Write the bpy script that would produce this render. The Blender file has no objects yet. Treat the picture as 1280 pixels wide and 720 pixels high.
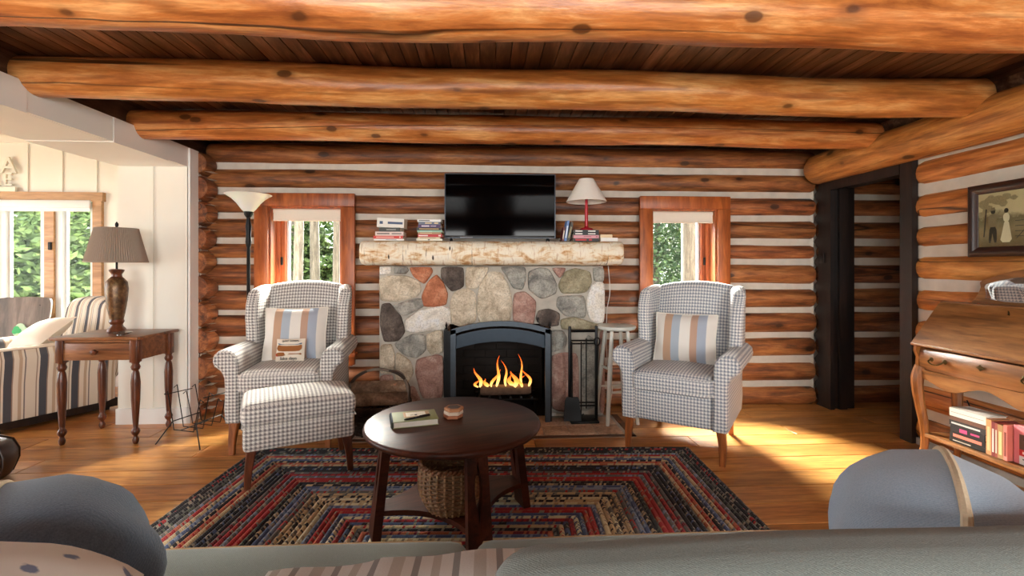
import bpy, math, random
from mathutils import Vector, Matrix, noise as mnoise

# ---------------------------------------------------------------- camera, sky, light, exposure
SC = bpy.context.scene
COL = SC.collection
PI = math.pi
R = math.radians
YAW = R(3.1)
FPX = 590.0
cam_d = bpy.data.cameras.new('camera')
cam = bpy.data.objects.new('camera', cam_d)
COL.objects.link(cam)
cam.location = (0, 0, 1.2)
cam.rotation_euler = (R(90), 0, -YAW)
cam_d.sensor_width = 36
cam_d.lens = 36 * FPX / 1280
cam_d.shift_y = -25 / 1280
cam_d.clip_start = 0.02
SC.camera = cam

SC.view_settings.view_transform = 'Standard'
SC.view_settings.look = 'None'
SC.view_settings.gamma = 1
SC.view_settings.use_curve_mapping = False
SC.view_settings.exposure = -0.17
SC.cycles.use_denoising = True
SC.cycles.max_bounces = 8
SC.cycles.diffuse_bounces = 5
SC.cycles.transparent_max_bounces = 12
SC.cycles.sample_clamp_indirect = 6

world = bpy.data.worlds.new('sky')
SC.world = world
world.use_nodes = True
bg = world.node_tree.nodes['Background']
bg.inputs[0].default_value = (0.86, 0.95, 1.0, 1)
bg.inputs[1].default_value = 5.0


def area_light(name, loc, rot, sx, sy, power, col=(1, 1, 1), portal=False):
    d = bpy.data.lights.new(name, 'AREA')
    d.shape = 'RECTANGLE'
    d.size, d.size_y, d.energy, d.color = sx, sy, power, col
    if portal:
        d.cycles.is_portal = True
    o = bpy.data.objects.new(name, d)
    COL.objects.link(o)
    o.location, o.rotation_euler = loc, rot
    return o


# hazy bright sky over the lake side, beyond the back wall's windows
sun_d = bpy.data.lights.new('hazy_sun', 'SUN')
sun_d.energy, sun_d.angle, sun_d.color = 270, R(58), (1, .95, .86)
sun = bpy.data.objects.new('hazy_sun', sun_d)
COL.objects.link(sun)
sun.rotation_euler = (R(-56), 0, 0)
# fill lamps in windows added behind the camera; daylight by the sunroom's unseen window
area_light('fill_rear', (-1.45, -2.76, 1.35), (R(90), 0, 0), 2.1, 1.4, 165, (1, .98, .94))
area_light('fill_rear', (1.6, -2.76, 1.35), (R(90), 0, 0), 2.1, 1.4, 165, (1, .98, .94))
area_light('daylight_sunroom', (-6.06, 2.6, 1.3), (0, R(-90), 0), 1.7, 3.2, 90, (.93, .97, 1))
# sky portals at the windows in view
area_light('sky_portal', (-1.49, 4.34, 1.1), (R(-90), 0, 0), .7, 1.4, 1, portal=True)
area_light('sky_portal', (1.70, 4.34, 1.1), (R(-90), 0, 0), .7, 1.4, 1, portal=True)
area_light('sky_portal', (-4.45, 5.08, 1.3), (R(-90), 0, 0), 2.2, 1.3, 1, portal=True)


# ---------------------------------------------------------------- helpers
def S(r, g, b):
    def f(c):
        c /= 255.0
        return c / 12.92 if c <= .04045 else ((c + .055) / 1.055) ** 2.4
    return (f(r), f(g), f(b), 1.0)


class MB:
    """collects shapes; build() links them as one mesh object"""

    def __init__(s):
        s.v, s.f, s.m, s.uv = [], [], [], []

    def add(s, vs, fs, mi=0, uvs=None):
        o = len(s.v)
        s.v += [tuple(p) for p in vs]
        for i, f in enumerate(fs):
            s.f.append(tuple(o + k for k in f))
            s.m.append(mi)
            s.uv.append(uvs[i] if uvs else None)
        return s

    def box(s, c, d, mi=0, rz=0, mat=None):
        hx, hy, hz = d[0] / 2, d[1] / 2, d[2] / 2
        vs = [(x, y, z) for x in (-hx, hx) for y in (-hy, hy) for z in (-hz, hz)]
        if mat is None:
            mat = Matrix.Rotation(rz, 3, 'Z')
        c = Vector(c)
        vs = [c + mat @ Vector(p) for p in vs]
        return s.add(vs, [(0, 1, 3, 2), (4, 6, 7, 5), (0, 4, 5, 1), (2, 3, 7, 6), (0, 2, 6, 4), (1, 5, 7, 3)], mi)

    def b2(s, x0, x1, y0, y1, z0, z1, mi=0):
        return s.box(((x0 + x1) / 2, (y0 + y1) / 2, (z0 + z1) / 2), (abs(x1 - x0), abs(y1 - y0), abs(z1 - z0)), mi)

    def rbox(s, c, d, r, n=2, deform=None, mi=0, mat=None, k=2):
        """rounded box; n cells on flat spans, k on each rounded edge"""
        h = [x / 2 for x in d]
        r = min(r, min(h) * .999)
        ax = []
        for a in range(3):
            L = [-h[a] + r * (1 - math.cos(PI / 2 * i / k)) for i in range(k)]
            fl = [-h[a] + r + (2 * h[a] - 2 * r) * i / n for i in range(n + 1)]
            L = L + fl + [-q for q in reversed(L)]
            ax.append(L)
        N = [len(a) - 1 for a in ax]
        idx, vs, src, fs = {}, [], [], []

        def vert(i, j, l):
            key = (i, j, l)
            if key not in idx:
                q = Vector((ax[0][i], ax[1][j], ax[2][l]))
                inn = Vector([max(-(h[a] - r), min(h[a] - r, q[a])) for a in range(3)])
                dd = q - inn
                if dd.length > 1e-9:
                    # blend square corners onto the sphere
                    m = max(abs(dd[0]), abs(dd[1]), abs(dd[2]))
                    p = inn + dd.normalized() * (r if m > r - 1e-6 else m)
                else:
                    p = q
                idx[key] = len(vs)
                vs.append(p)
            return idx[key]
        for a in range(3):
            b, e = (a + 1) % 3, (a + 2) % 3
            for side in (0, N[a]):
                for i in range(N[b]):
                    for j in range(N[e]):
                        quad = []
                        for (di, dj) in ((0, 0), (1, 0), (1, 1), (0, 1)):
                            t = [0, 0, 0]
                            t[a], t[b], t[e] = side, i + di, j + dj
                            quad.append(vert(*t))
                        fs.append(tuple(quad if side else quad[::-1]))
        uvs = []
        for f in fs:
            ps = [vs[q] for q in f]
            nn = (ps[2] - ps[0]).cross(ps[3] - ps[1])
            A = max(range(3), key=lambda q: abs(nn[q]))
            if A == 0:
                uvs.append([(p[1], p[2]) for p in ps])
            elif A == 1:
                uvs.append([(p[0], p[2]) for p in ps])
            else:
                uvs.append([(p[0], p[1]) for p in ps])
        if deform:
            vs = [Vector(deform(p)) for p in vs]
        c = Vector(c)
        vs = [c + (mat @ p if mat else p) for p in vs]
        return s.add(vs, fs, mi, uvs)

    def tube(s, pts, rad, n=8, mi=0, cap=True, closed=False, flat=1.0):
        pts = [Vector(p) for p in pts]
        m = len(pts)
        if not isinstance(rad, (list, tuple)):
            rad = [rad] * m
        vs, fs = [], []
        up = None
        for i, p in enumerate(pts):
            if closed:
                t = pts[(i + 1) % m] - pts[i - 1]
            else:
                t = pts[min(i + 1, m - 1)] - pts[max(i - 1, 0)]
            t.normalize()
            if up is None:
                up = Vector((0, 0, 1)) if abs(t.z) < .9 else Vector((1, 0, 0))
            a = t.cross(up)
            if a.length < 1e-6:
                a = t.cross(Vector((0, 1, 0)))
            a.normalize()
            b = a.cross(t).normalized()
            up = b
            for k in range(n):
                th = 2 * PI * k / n
                vs.append(p + a * math.cos(th) * rad[i] + b * math.sin(th) * rad[i] * flat)
        for i in range(m if closed else m - 1):
            for k in range(n):
                i2 = (i + 1) % m
                fs.append((i * n + k, i * n + (k + 1) % n, i2 * n + (k + 1) % n, i2 * n + k))
        if cap and not closed:
            fs.append(tuple(range(n))[::-1])
            fs.append(tuple((m - 1) * n + k for k in range(n)))
        return s.add(vs, fs, mi)

    def lathe(s, prof, n=24, c=(0, 0, 0), mi=0, cap=True, sq=None):
        """prof: (radius, z) pairs"""
        vs, fs = [], []
        for (r, z) in prof:
            for k in range(n):
                th = 2 * PI * k / n
                vs.append((c[0] + r * math.cos(th), c[1] + r * math.sin(th), c[2] + z))
        for i in range(len(prof) - 1):
            for k in range(n):
                fs.append((i * n + k, i * n + (k + 1) % n, (i + 1) * n + (k + 1) % n, (i + 1) * n + k))
        if cap:
            if prof[0][0] > 1e-5:
                fs.append(tuple(range(n))[::-1])
            if prof[-1][0] > 1e-5:
                fs.append(tuple((len(prof) - 1) * n + k for k in range(n)))
        return s.add(vs, fs, mi)

    def prism(s, poly, d0, d1, plane='xz', mi=0, fn=None):
        """extrude a 2-D outline (ccw) from d0 to d1 along the third axis"""
        def P(a, b, d):
            return {'xz': (a, d, b), 'xy': (a, b, d), 'yz': (d, a, b)}[plane]
        n = len(poly)
        vs = [P(a, b, d0) for a, b in poly] + [P(a, b, d1) for a, b in poly]
        fs = [tuple(range(n))[::-1], tuple(range(n, 2 * n))]
        fs += [(i, (i + 1) % n, n + (i + 1) % n, n + i) for i in range(n)]
        if fn:
            vs = [fn(Vector(p)) for p in vs]
        return s.add(vs, fs, mi)

    def strip(s, rows, mi=0, closed=False):
        """grid of point rows"""
        n = len(rows[0])
        vs = [p for r_ in rows for p in r_]
        fs = []
        for i in range(len(rows) - 1):
            for k in range(n if closed else n - 1):
                fs.append((i * n + k, i * n + (k + 1) % n, (i + 1) * n + (k + 1) % n, (i + 1) * n + k))
        return s.add(vs, fs, mi)

    def mesh(s, name, mats, smooth=35, uv=False, fix=True):
        me = bpy.data.meshes.new(name)
        me.from_pydata([tuple(p) for p in s.v], [], s.f)
        for m in (mats if isinstance(mats, (list, tuple)) else [mats]):
            me.materials.append(m)
        if any(s.m):
            me.polygons.foreach_set('material_index', s.m)
        if uv:
            lay = me.uv_layers.new(name='UVMap')
            for p, given in zip(me.polygons, s.uv):
                if given:
                    for li, q in zip(p.loop_indices, given):
                        lay.data[li].uv = q
                else:
                    nn = p.normal
                    A = max(range(3), key=lambda q: abs(nn[q]))
                    for li, vi in zip(p.loop_indices, p.vertices):
                        co = s.v[vi]
                        lay.data[li].uv = (co[1], co[2]) if A == 0 else (co[0], co[2]) if A == 1 else (co[0], co[1])
        if fix:
            import bmesh
            bm = bmesh.new()
            bm.from_mesh(me)
            bmesh.ops.recalc_face_normals(bm, faces=bm.faces)
            bm.to_mesh(me)
            bm.free()
        me.update()
        if smooth:
            me.shade_smooth()
            me.set_sharp_from_angle(angle=R(smooth))
        return me

    def build(s, name, mats, parent=None, loc=(0, 0, 0), rot=(0, 0, 0), smooth=35, uv=False, fix=True):
        return put(name, s.mesh(name, mats, smooth, uv, fix), parent, loc, rot)


def put(name, me, parent=None, loc=(0, 0, 0), rot=(0, 0, 0)):
    o = bpy.data.objects.new(name, me)
    COL.objects.link(o)
    o.location, o.rotation_euler = loc, rot
    if parent:
        o.parent = parent
    return o


def tag(o, label, cat, group=None, kind=None):
    o['label'], o['category'] = label, cat
    if group:
        o['group'] = group
    if kind:
        o['kind'] = kind
    return o


def thing(name, label, cat, loc=(0, 0, 0), rz=0, group=None):
    o = put(name, None, None, loc, (0, 0, rz))
    return tag(o, label, cat, group)


def struct(o):
    o['kind'] = 'structure'
    return o


def copy_tree(o, parent=None):
    c = o.copy()
    COL.objects.link(c)
    c.parent = parent
    for ch in o.children:
        copy_tree(ch, c)
    return c


def chaikin(poly, n=2, c=.25):
    for _ in range(n):
        q = []
        for i in range(len(poly)):
            a, b = poly[i], poly[(i + 1) % len(poly)]
            q += [(a[0] * (1 - c) + b[0] * c, a[1] * (1 - c) + b[1] * c), (a[0] * c + b[0] * (1 - c), a[1] * c + b[1] * (1 - c))]
        poly = q
    return poly


def smooth_path(pts, k=6):
    """Catmull-Rom through the points"""
    P = [Vector(p) for p in pts]
    out = []
    for i in range(len(P) - 1):
        a, b, c, d = P[max(i - 1, 0)], P[i], P[i + 1], P[min(i + 2, len(P) - 1)]
        for j in range(k):
            t = j / k
            out.append(.5 * ((2 * b) + (c - a) * t + (2 * a - 5 * b + 4 * c - d) * t * t + (3 * b - a - 3 * c + d) * t ** 3))
    out.append(P[-1])
    return out


# ---------------------------------------------------------------- materials
class NT:
    def __init__(s, name):
        s.mat = bpy.data.materials.new(name)
        s.mat.use_nodes = True
        s.t = s.mat.node_tree
        s.b = s.t.nodes['Principled BSDF']
        s.out = s.t.nodes['Material Output']

    def n(s, typ, ins=None, **props):
        nd = s.t.nodes.new('ShaderNode' + typ)
        for k, v in props.items():
            setattr(nd, k, v)
        for k, v in (ins or {}).items():
            s.set(nd.inputs[k], v)
        return nd

    def set(s, sock, v):
        if isinstance(v, bpy.types.NodeSocket):
            s.t.links.new(v, sock)
        else:
            sock.default_value = v

    def math(s, op, a, b=0.0, c=None, clamp=False):
        nd = s.n('Math', {0: a, 1: b}, operation=op, use_clamp=clamp)
        if c is not None:
            s.set(nd.inputs[2], c)
        return nd.outputs[0]

    def mix(s, f, a, b, blend='MIX'):
        nd = s.n('Mix', data_type='RGBA', blend_type=blend)
        s.set(nd.inputs['Factor'], f)
        s.set(nd.inputs['A'], a)
        s.set(nd.inputs['B'], b)
        return nd.outputs['Result']

    def ramp(s, f, stops):
        nd = s.n('ValToRGB', {0: f})
        el = nd.color_ramp.elements
        while len(el) < len(stops):
            el.new(.5)
        for e, (p, c) in zip(el, stops):
            e.position = p
            e.color = c if len(c) == 4 else (*c, 1)
        return nd.outputs[0]

    def coord(s, kind='Object', scale=(1, 1, 1), jitter=0, rot=(0, 0, 0)):
        v = s.n('TexCoord').outputs[kind]
        if jitter:
            rnd = s.n('ObjectInfo').outputs['Random']
            off = s.n('Combine' + 'XYZ', {0: s.math('MULTIPLY', rnd, jitter), 1: s.math('MULTIPLY', rnd, jitter * 1.7), 2: s.math('MULTIPLY', rnd, jitter * .6)})
            v = s.n('VectorMath', {0: v, 1: off.outputs[0]}, operation='ADD').outputs[0]
        return s.n('Mapping', {'Vector': v, 'Scale': scale, 'Rotation': rot}).outputs[0]

    def noise(s, vec, scale=5, detail=4, rough=.55, dist=0):
        return s.n('TexNoise', {'Vector': vec, 'Scale': scale, 'Detail': detail, 'Roughness': rough, 'Distortion': dist}).outputs[0]

    def bump(s, h, strength=.3, dist=.01):
        s.set(s.b.inputs['Normal'], s.n('Bump', {'Height': h, 'Strength': strength, 'Distance': dist}).outputs[0])

    def fin(s, col=None, rough=None, metal=None, spec=None, **kw):
        if col is not None:
            s.set(s.b.inputs['Base Color'], col)
        if rough is not None:
            s.set(s.b.inputs['Roughness'], rough)
        if metal is not None:
            s.set(s.b.inputs['Metallic'], metal)
        if spec is not None:
            s.set(s.b.inputs['Specular IOR Level'], spec)
        for k, v in kw.items():
            s.set(s.b.inputs[k.replace('_', ' ')], v)
        return s.mat


def plain(name, c, rough=.5, metal=0, var=.12, scale=30, bump=.1, spec=.5):
    t = NT(name)
    nz = t.noise(t.coord(jitter=9), scale, 3)
    dark = tuple(x * (1 - var) for x in c[:3]) + (1,)
    lite = tuple(min(1, x * (1 + var)) for x in c[:3]) + (1,)
    t.bump(nz, bump, .003)
    return t.fin(t.mix(nz, dark, lite), rough, metal, spec)


def wood(name, dark, mid, lite, along='x', freq=1.0, rough=.45, knots=0.0, cracks=0.0, jitter=23, tone=.0, bump=.25, spec=.5, streak=.5):
    """grain runs along one local axis; knots and drying cracks on demand"""
    t = NT(name)
    st = {'x': (.12, 1, 1), 'y': (1, .12, 1), 'z': (1, 1, .12)}[along]
    v = t.coord('Object', tuple(q * freq for q in st), jitter)
    g1 = t.noise(v, 11, 6, .68, .4)
    g2 = t.noise(v, 60, 3, .65, .2)
    col = t.ramp(g1, [(.34, dark), (.5, mid), (.66, lite)])
    col = t.mix(t.math('MULTIPLY', t.ramp(g2, [(.35, (1, 1, 1)), (.6, (0, 0, 0))]), streak * .6), col, dark, 'MIX')
    dash = t.noise(t.n('VectorMath', {0: v, 1: (.55, .8, .8)}, operation='MULTIPLY').outputs[0], 34, 2, .5)
    col = t.mix(t.math('MULTIPLY', t.ramp(dash, [(.56, (0, 0, 0)), (.66, (1, 1, 1))]), streak), col, tuple(x * .72 for x in dark[:3]) + (1,))
    h = t.math('ADD', t.math('MULTIPLY', g2, .5), g1)
    if knots:
        kv = t.coord('Object', tuple(q * 1.0 for q in {'x': (.55, 1, 1), 'y': (1, .55, 1), 'z': (1, 1, .55)}[along]), jitter)
        vo = t.n('TexVoronoi', {'Vector': kv, 'Scale': knots, 'Randomness': 1.0})
        dd = t.math('ADD', vo.outputs['Distance'], t.math('MULTIPLY', t.math('SUBTRACT', t.noise(kv, 30, 2), .5), .06))
        k1 = t.ramp(dd, [(.0, (1, 1, 1)), (.11, (.95, .95, .95)), (.15, (.3, .3, .3)), (.27, (0, 0, 0))])
        col = t.mix(t.math('MULTIPLY', k1, .9), col, tuple(x * .25 for x in dark[:3]) + (1,))
        h = t.math('SUBTRACT', h, t.math('MULTIPLY', k1, .5))
    if cracks:
        cv = t.coord('Object', tuple(q * .5 for q in {'x': (.035, 1, 1), 'y': (1, .035, 1), 'z': (1, 1, .035)}[along]), jitter * 1.3)
        c0 = t.noise(cv, 9, 1, .4)
        c1 = t.math('ABSOLUTE', t.math('SUBTRACT', c0, .53))
        c2 = t.ramp(c1, [(0, (1, 1, 1)), (.0022 * cracks, (.9, .9, .9)), (.0055 * cracks, (0, 0, 0))])
        c2 = t.math('MULTIPLY', c2, t.ramp(t.noise(cv, 3.1, 1, .4), [(.42, (0, 0, 0)), (.48, (1, 1, 1))]))
        col = t.mix(c2, col, tuple(x * .12 for x in dark[:3]) + (1,))
        h = t.math('SUBTRACT', h, t.math('MULTIPLY', c2, 1.5))
    if tone:
        rnd = t.n('ObjectInfo').outputs['Random']
        val = t.n('HueSaturation', {'Hue': t.math('ADD', .5, t.math('MULTIPLY', t.math('SUBTRACT', t.math('FRACT', t.math('MULTIPLY', rnd, 7.3)), .5), .008)),
                                    'Value': t.math('ADD', 1 - tone, t.math('MULTIPLY', rnd, 2 * tone)), 'Color': col})
        col = val.outputs[0]
    t.bump(h, bump, .006)
    return t.fin(col, rough, 0, spec)


def houndstooth(name, c_light, c_dark, period):
    t = NT(name)
    uv = t.coord('UV', (1 / period, 1 / period, 1))
    sep = t.n('Separate' + 'XYZ', {0: uv})
    u, v = sep.outputs[0], sep.outputs[1]
    fu, fv = t.math('FRACT', u), t.math('FRACT', v)
    a, b = t.math('GREATER_THAN', fu, .5), t.math('GREATER_THAN', fv, .5)
    tw = t.math('GREATER_THAN', t.math('FRACT', t.math('ADD', t.math('MULTIPLY', u, 2), t.math('MULTIPLY', v, 2))), .5)
    same = t.math('COMPARE', a, b, .1)
    f = t.math('ADD', t.math('MULTIPLY', same, a), t.math('MULTIPLY', t.math('SUBTRACT', 1, same), tw))
    nz = t.noise(t.coord('UV', (1, 1, 1)), 500, 2)
    col = t.mix(f, c_light, c_dark)
    col = t.mix(t.math('MULTIPLY', nz, .25), col, S(120, 118, 116))
    t.bump(nz, .15, .002)
    return t.fin(col, .92, 0, .15, Sheen_Weight=.15)


def stripes(name, stops, scale=1.0, axis=0, kind='UV', rough=.9, weave=420, offset=0.0, inter='CONSTANT'):
    """flat woven stripes: stops over one repeat of the axis"""
    t = NT(name)
    vec = t.coord(kind, (scale, scale, scale))
    sep = t.n('Separate' + 'XYZ', {0: vec})
    f = t.math('FRACT', t.math('ADD', sep.outputs[axis], offset))
    nd = t.n('ValToRGB', {0: f})
    nd.color_ramp.interpolation = inter
    el = nd.color_ramp.elements
    while len(el) < len(stops):
        el.new(.5)
    for e, (p, c) in zip(el, stops):
        e.position, e.color = p, c
    nz = t.noise(t.coord(kind), weave, 2)
    col = t.mix(t.math('MULTIPLY', nz, .2), nd.outputs[0], S(140, 132, 124))
    t.bump(nz, .25, .002)
    return t.fin(col, rough, 0, .2, Sheen_Weight=.1)


def fabric(name, c1, c2, weave=300, rough=.92, bump=.4):
    t = NT(name)
    v = t.coord('Object')
    w1 = t.n('TexWave', {'Vector': v, 'Scale': weave / 3.2, 'Distortion': 1.5, 'Detail': 1.0}, bands_direction='DIAGONAL').outputs[1]
    nz = t.noise(v, weave, 2)
    big = t.noise(v, 6, 3)
    f = t.math('ADD', t.math('MULTIPLY', w1, .14), t.math('MULTIPLY', nz, .86))
    col = t.mix(f, c1, c2)
    col = t.mix(t.math('MULTIPLY', big, .3), col, c1)
    t.bump(f, bump, .003)
    return t.fin(col, rough, 0, .15, Sheen_Weight=.2)


def glass_mat():
    t = NT('window_glass')
    tr = t.n('BsdfTransparent', {0: (.98, 1, .99, 1)})
    gl = t.n('BsdfGlossy', {0: (1, 1, 1, 1), 'Roughness': .02})
    fr = t.n('Fresnel', {0: 1.12})
    mx = t.n('MixShader', {0: fr.outputs[0], 1: tr.outputs[0], 2: gl.outputs[0]})
    t.t.links.new(mx.outputs[0], t.out.inputs[0])
    return t.mat


M = {}
M['log'] = wood('stained_wall_log', S(72, 38, 19), S(138, 80, 42), S(178, 116, 68), freq=1.5, rough=.5, knots=5.6, cracks=1.0, tone=.16, bump=.4)
M['log_gold'] = wood('golden_wall_log', S(128, 74, 32), S(186, 116, 56), S(212, 148, 84), freq=1.5, rough=.48, knots=5.6, cracks=1.2, tone=.1, bump=.4)
M['beam'] = wood('varnished_pine_beam', S(142, 80, 34), S(196, 124, 60), S(230, 174, 108), freq=1.4, rough=.34, knots=6.5, cracks=1.3, tone=.05, bump=.35)
M['ceil'] = wood('dark_ceiling_board', S(58, 38, 28), S(106, 75, 56), S(156, 122, 98), along='y', freq=1.2, rough=.30, tone=.35, bump=.2)
M['floor'] = wood('oiled_oak_floor', S(134, 84, 40), S(178, 120, 62), S(202, 148, 86), freq=1.5, rough=.30, tone=.22, bump=.06, streak=.5)
M['casing'] = wood('orange_window_casing', S(120, 58, 22), S(164, 84, 36), S(186, 104, 50), along='z', freq=1.2, rough=.42, tone=.05, bump=.12)
M['jamb'] = wood('black_brown_door_casing', S(10, 6, 5), S(26, 15, 11), S(44, 27, 20), along='z', freq=1.4, rough=.5, bump=.3)
M['oak'] = wood('golden_oak_desk', S(100, 62, 30), S(142, 92, 48), S(166, 114, 66), along='y', freq=1.4, rough=.35, tone=.03, bump=.12)
M['mahog'] = wood('dark_mahogany_table', S(40, 18, 12), S(74, 36, 24), S(98, 52, 34), freq=1.0, rough=.36, bump=.06, spec=.22)
M['leg'] = wood('chair_leg_wood', S(110, 58, 26), S(158, 90, 44), S(180, 112, 62), along='z', freq=1.6, rough=.35, bump=.08)
M['leg_dark'] = wood('dark_red_leg_wood', S(58, 28, 16), S(98, 52, 29), S(122, 70, 42), along='z', freq=1.6, rough=.3, bump=.08)
M['walnut'] = wood('walnut_side_table', S(82, 48, 27), S(126, 80, 47), S(152, 104, 66), along='x', freq=1.4, rough=.35, bump=.1)
M['pine_trim'] = wood('light_oak_trim', S(150, 110, 70), S(180, 138, 94), S(196, 158, 116), along='x', freq=1.3, rough=.45, bump=.1)
M['chink'] = plain('grey_chinking_mortar', S(198, 188, 174), .85, var=.25, scale=9, bump=.6)
M['white'] = plain('white_painted_board', S(236, 234, 228), .5, var=.03, scale=4, bump=.05)
M['cream'] = plain('cream_painted_board', S(234, 229, 216), .5, var=.03, scale=4, bump=.05)
M['black_metal'] = plain('black_iron', S(20, 20, 21), .45, .6, var=.3, bump=.15)
M['steel'] = plain('blued_steel', S(70, 78, 86), .42, .6, var=.2, bump=.08)
M['glass'] = glass_mat()
M['soot'] = plain('sooty_firebrick', S(34, 31, 29), .95, var=.6, scale=5, bump=.5)
# ================================================================ THE SETTING
rng = random.Random(7)


def log_mesh(L, r, seed, mat, squash=1.0, wob=.07, n=18, end=.03, step=.14, taper=0.0, bend=.008):
    """a peeled log along local x from 0 to L"""
    mb = MB()
    m = max(3, int(L / step))
    xs = [0.0, end] + [end + (L - 2 * end) * i / m for i in range(1, m)] + [L - end, L]
    rows = []
    for q, x in enumerate(xs):
        rr = r * (1 - taper * x / max(L, .01))
        if q in (0, len(xs) - 1):
            rr *= .86
        oy = bend * mnoise.noise((x * .7, seed * 3.1, 5))
        oz = bend * mnoise.noise((x * .7, seed * 3.1, 9))
        row = []
        for k in range(n):
            th = 2 * PI * k / n
            c, s_ = math.cos(th), math.sin(th)
            w = 1 + wob * mnoise.noise((x * 1.6, c * .9 + seed * 7.7, s_ * .9)) + wob * .4 * mnoise.noise((x * 6, c * 2 + seed, s_ * 2))
            row.append((x, oy + rr * w * c, oz + rr * w * s_ * squash))
        rows.append(row)
    mb.strip(rows, closed=True)
    a, b = len(mb.v) - n, 0
    mb.add([rows[0][k] for k in range(n)], [tuple(range(n))])
    mb.add([rows[-1][k] for k in range(n)], [tuple(range(n))[::-1]])
    return mb.mesh('log', mat, smooth=50)


def chink_mesh(L, h, depth, seed):
    """a strip of mortar along local x, front face at y=0"""
    mb = MB()
    m = max(2, int(L / .12))
    rows = []
    for i in range(m + 1):
        x = L * i / m
        f = .006 * mnoise.noise((x * 3, seed * 2.3, 1))
        rows.append([(x, depth, h / 2), (x, f, h / 2), (x, f - .004, 0), (x, f, -h / 2), (x, depth, -h / 2)])
    mb.strip(rows)
    return mb.mesh('chinking', M['chink'], smooth=50)


def holed_wall(mb, a0, a1, z0, z1, d0, d1, holes, axis='x'):
    """slab with rectangular holes, as boxes on a grid"""
    xs = sorted({a0, a1, *[h[0] for h in holes], *[h[1] for h in holes]})
    zs = sorted({z0, z1, *[h[2] for h in holes], *[h[3] for h in holes]})
    for i in range(len(xs) - 1):
        for j in range(len(zs) - 1):
            cx, cz = (xs[i] + xs[i + 1]) / 2, (zs[j] + zs[j + 1]) / 2
            if any(h[0] < cx < h[1] and h[2] < cz < h[3] for h in holes):
                continue
            if axis == 'x':
                mb.b2(xs[i], xs[i + 1], d0, d1, zs[j], zs[j + 1])
            else:
                mb.b2(d0, d1, xs[i], xs[i + 1], zs[j], zs[j + 1])


# ---------------------------------------------------------------- floor
fl = MB().b2(-6, 4.4, -2.7, 5.05, -.16, -.026).build('floor', M['floor'])
struct(fl)
PW = .192
row, y = 0, -2.66
plank_cache = {}
while y < 5.0:
    x = -5.98 - rng.random() * 1.2
    while x < 4.35:
        Lp = rng.choice((1.1, 1.5, 1.9, 2.4))
        x0, x1 = max(x, -5.98), min(x + Lp, 4.38)
        if x1 - x0 > .05:
            L_ = round(x1 - x0, 3)
            if L_ not in plank_cache:
                g = .002
                mb = MB()
                hx, hy = L_ / 2 - g, PW / 2 - g
                c = .002
                vs = [(-hx, -hy, -.025), (hx, -hy, -.025), (hx, hy, -.025), (-hx, hy, -.025),
                      (-hx, -hy, -c), (hx, -hy, -c), (hx, hy, -c), (-hx, hy, -c),
                      (-hx + c, -hy + c, 0), (hx - c, -hy + c, 0), (hx - c, hy - c, 0), (-hx + c, hy - c, 0)]
                fs = [(8, 9, 10, 11)]
                for k in range(4):
                    k2 = (k + 1) % 4
                    fs += [(k, k2, 4 + k2, 4 + k), (4 + k, 4 + k2, 8 + k2, 8 + k)]
                mb.add(vs, fs)
                plank_cache[L_] = mb.mesh('floor_board', M['floor'], smooth=0)
            put('floor_board', plank_cache[L_], fl, ((x0 + x1) / 2, y + PW / 2, 0))
        x += Lp
    y += PW

# ---------------------------------------------------------------- ceiling of narrow dark boards, three log beams
ce = MB().b2(-2.85, 4.4, -2.7, 4.3, 2.305, 2.42).build('ceiling', M['ceil'])
struct(ce)
bw = .078
bme = MB().b2(-bw / 2 + .0025, bw / 2 - .0025, -3.45, 3.45, 0, .028).mesh('ceiling_board', M['ceil'], smooth=0)
x = -2.84
while x < 4.36:
    put('ceiling_board', bme, ce, (x + bw / 2, .8, 2.277))
    x += bw
BEAM_Z, BEAM_R = 2.172, .1
for i, (by, rr, wob) in enumerate(((1.79, .112, .08), (2.56, .104, .07), (3.31, .096, .07))):
    o = put('trim_%d' % (i + 1), log_mesh(5.36, rr, 11 + i * 5, M['beam'], n=26, wob=wob, step=.09, bend=.025), None, (-2.52, by, BEAM_Z + rr - .1), (R(40 * i), 0, 0))
    struct(o)
    o['label'] = 'varnished orange pine log ceiling beam'
pl = put('trim_4', log_mesh(6.55, .128, 40, M['log_gold'], n=26, wob=.06, bend=.02), None, (2.87, 3.97, 2.05), (0, 0, R(-90)))
struct(pl)
pl['label'] = 'thick golden log along the top of the right wall'
pll = put('trim_5', log_mesh(6.6, .10, 44, M['ceil'], n=20, wob=.06), None, (-2.47, 4.0, 2.235), (0, 0, R(-90)))
struct(pll)

# ---------------------------------------------------------------- back log wall
WL, WR = (-1.895, -1.085), (1.307, 2.10)      # outer edges of the two window casings
WZ0, WZ1 = .40, 1.815
FPX0, FPX1, FPZ = -.86, .96, 1.22            # stone fireplace
wb = MB()
holed_wall(wb, -2.31, 4.4, 0, 2.42, 4.16, 4.3,
           [(WL[0] + .1, WL[1] - .1, WZ0 + .1, WZ1 - .1), (WR[0] + .1, WR[1] - .1, WZ0 + .1, WZ1 - .1), (-.31, .51, 0, .78)])
wall_back = struct(wb.build('wall_back', M['chink'], smooth=0))
gaps = [.18, .395, .605, .83, 1.04, 1.255, 1.43, 1.635, 1.84, 2.05]
edges = [-.03] + gaps + [2.26]


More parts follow.
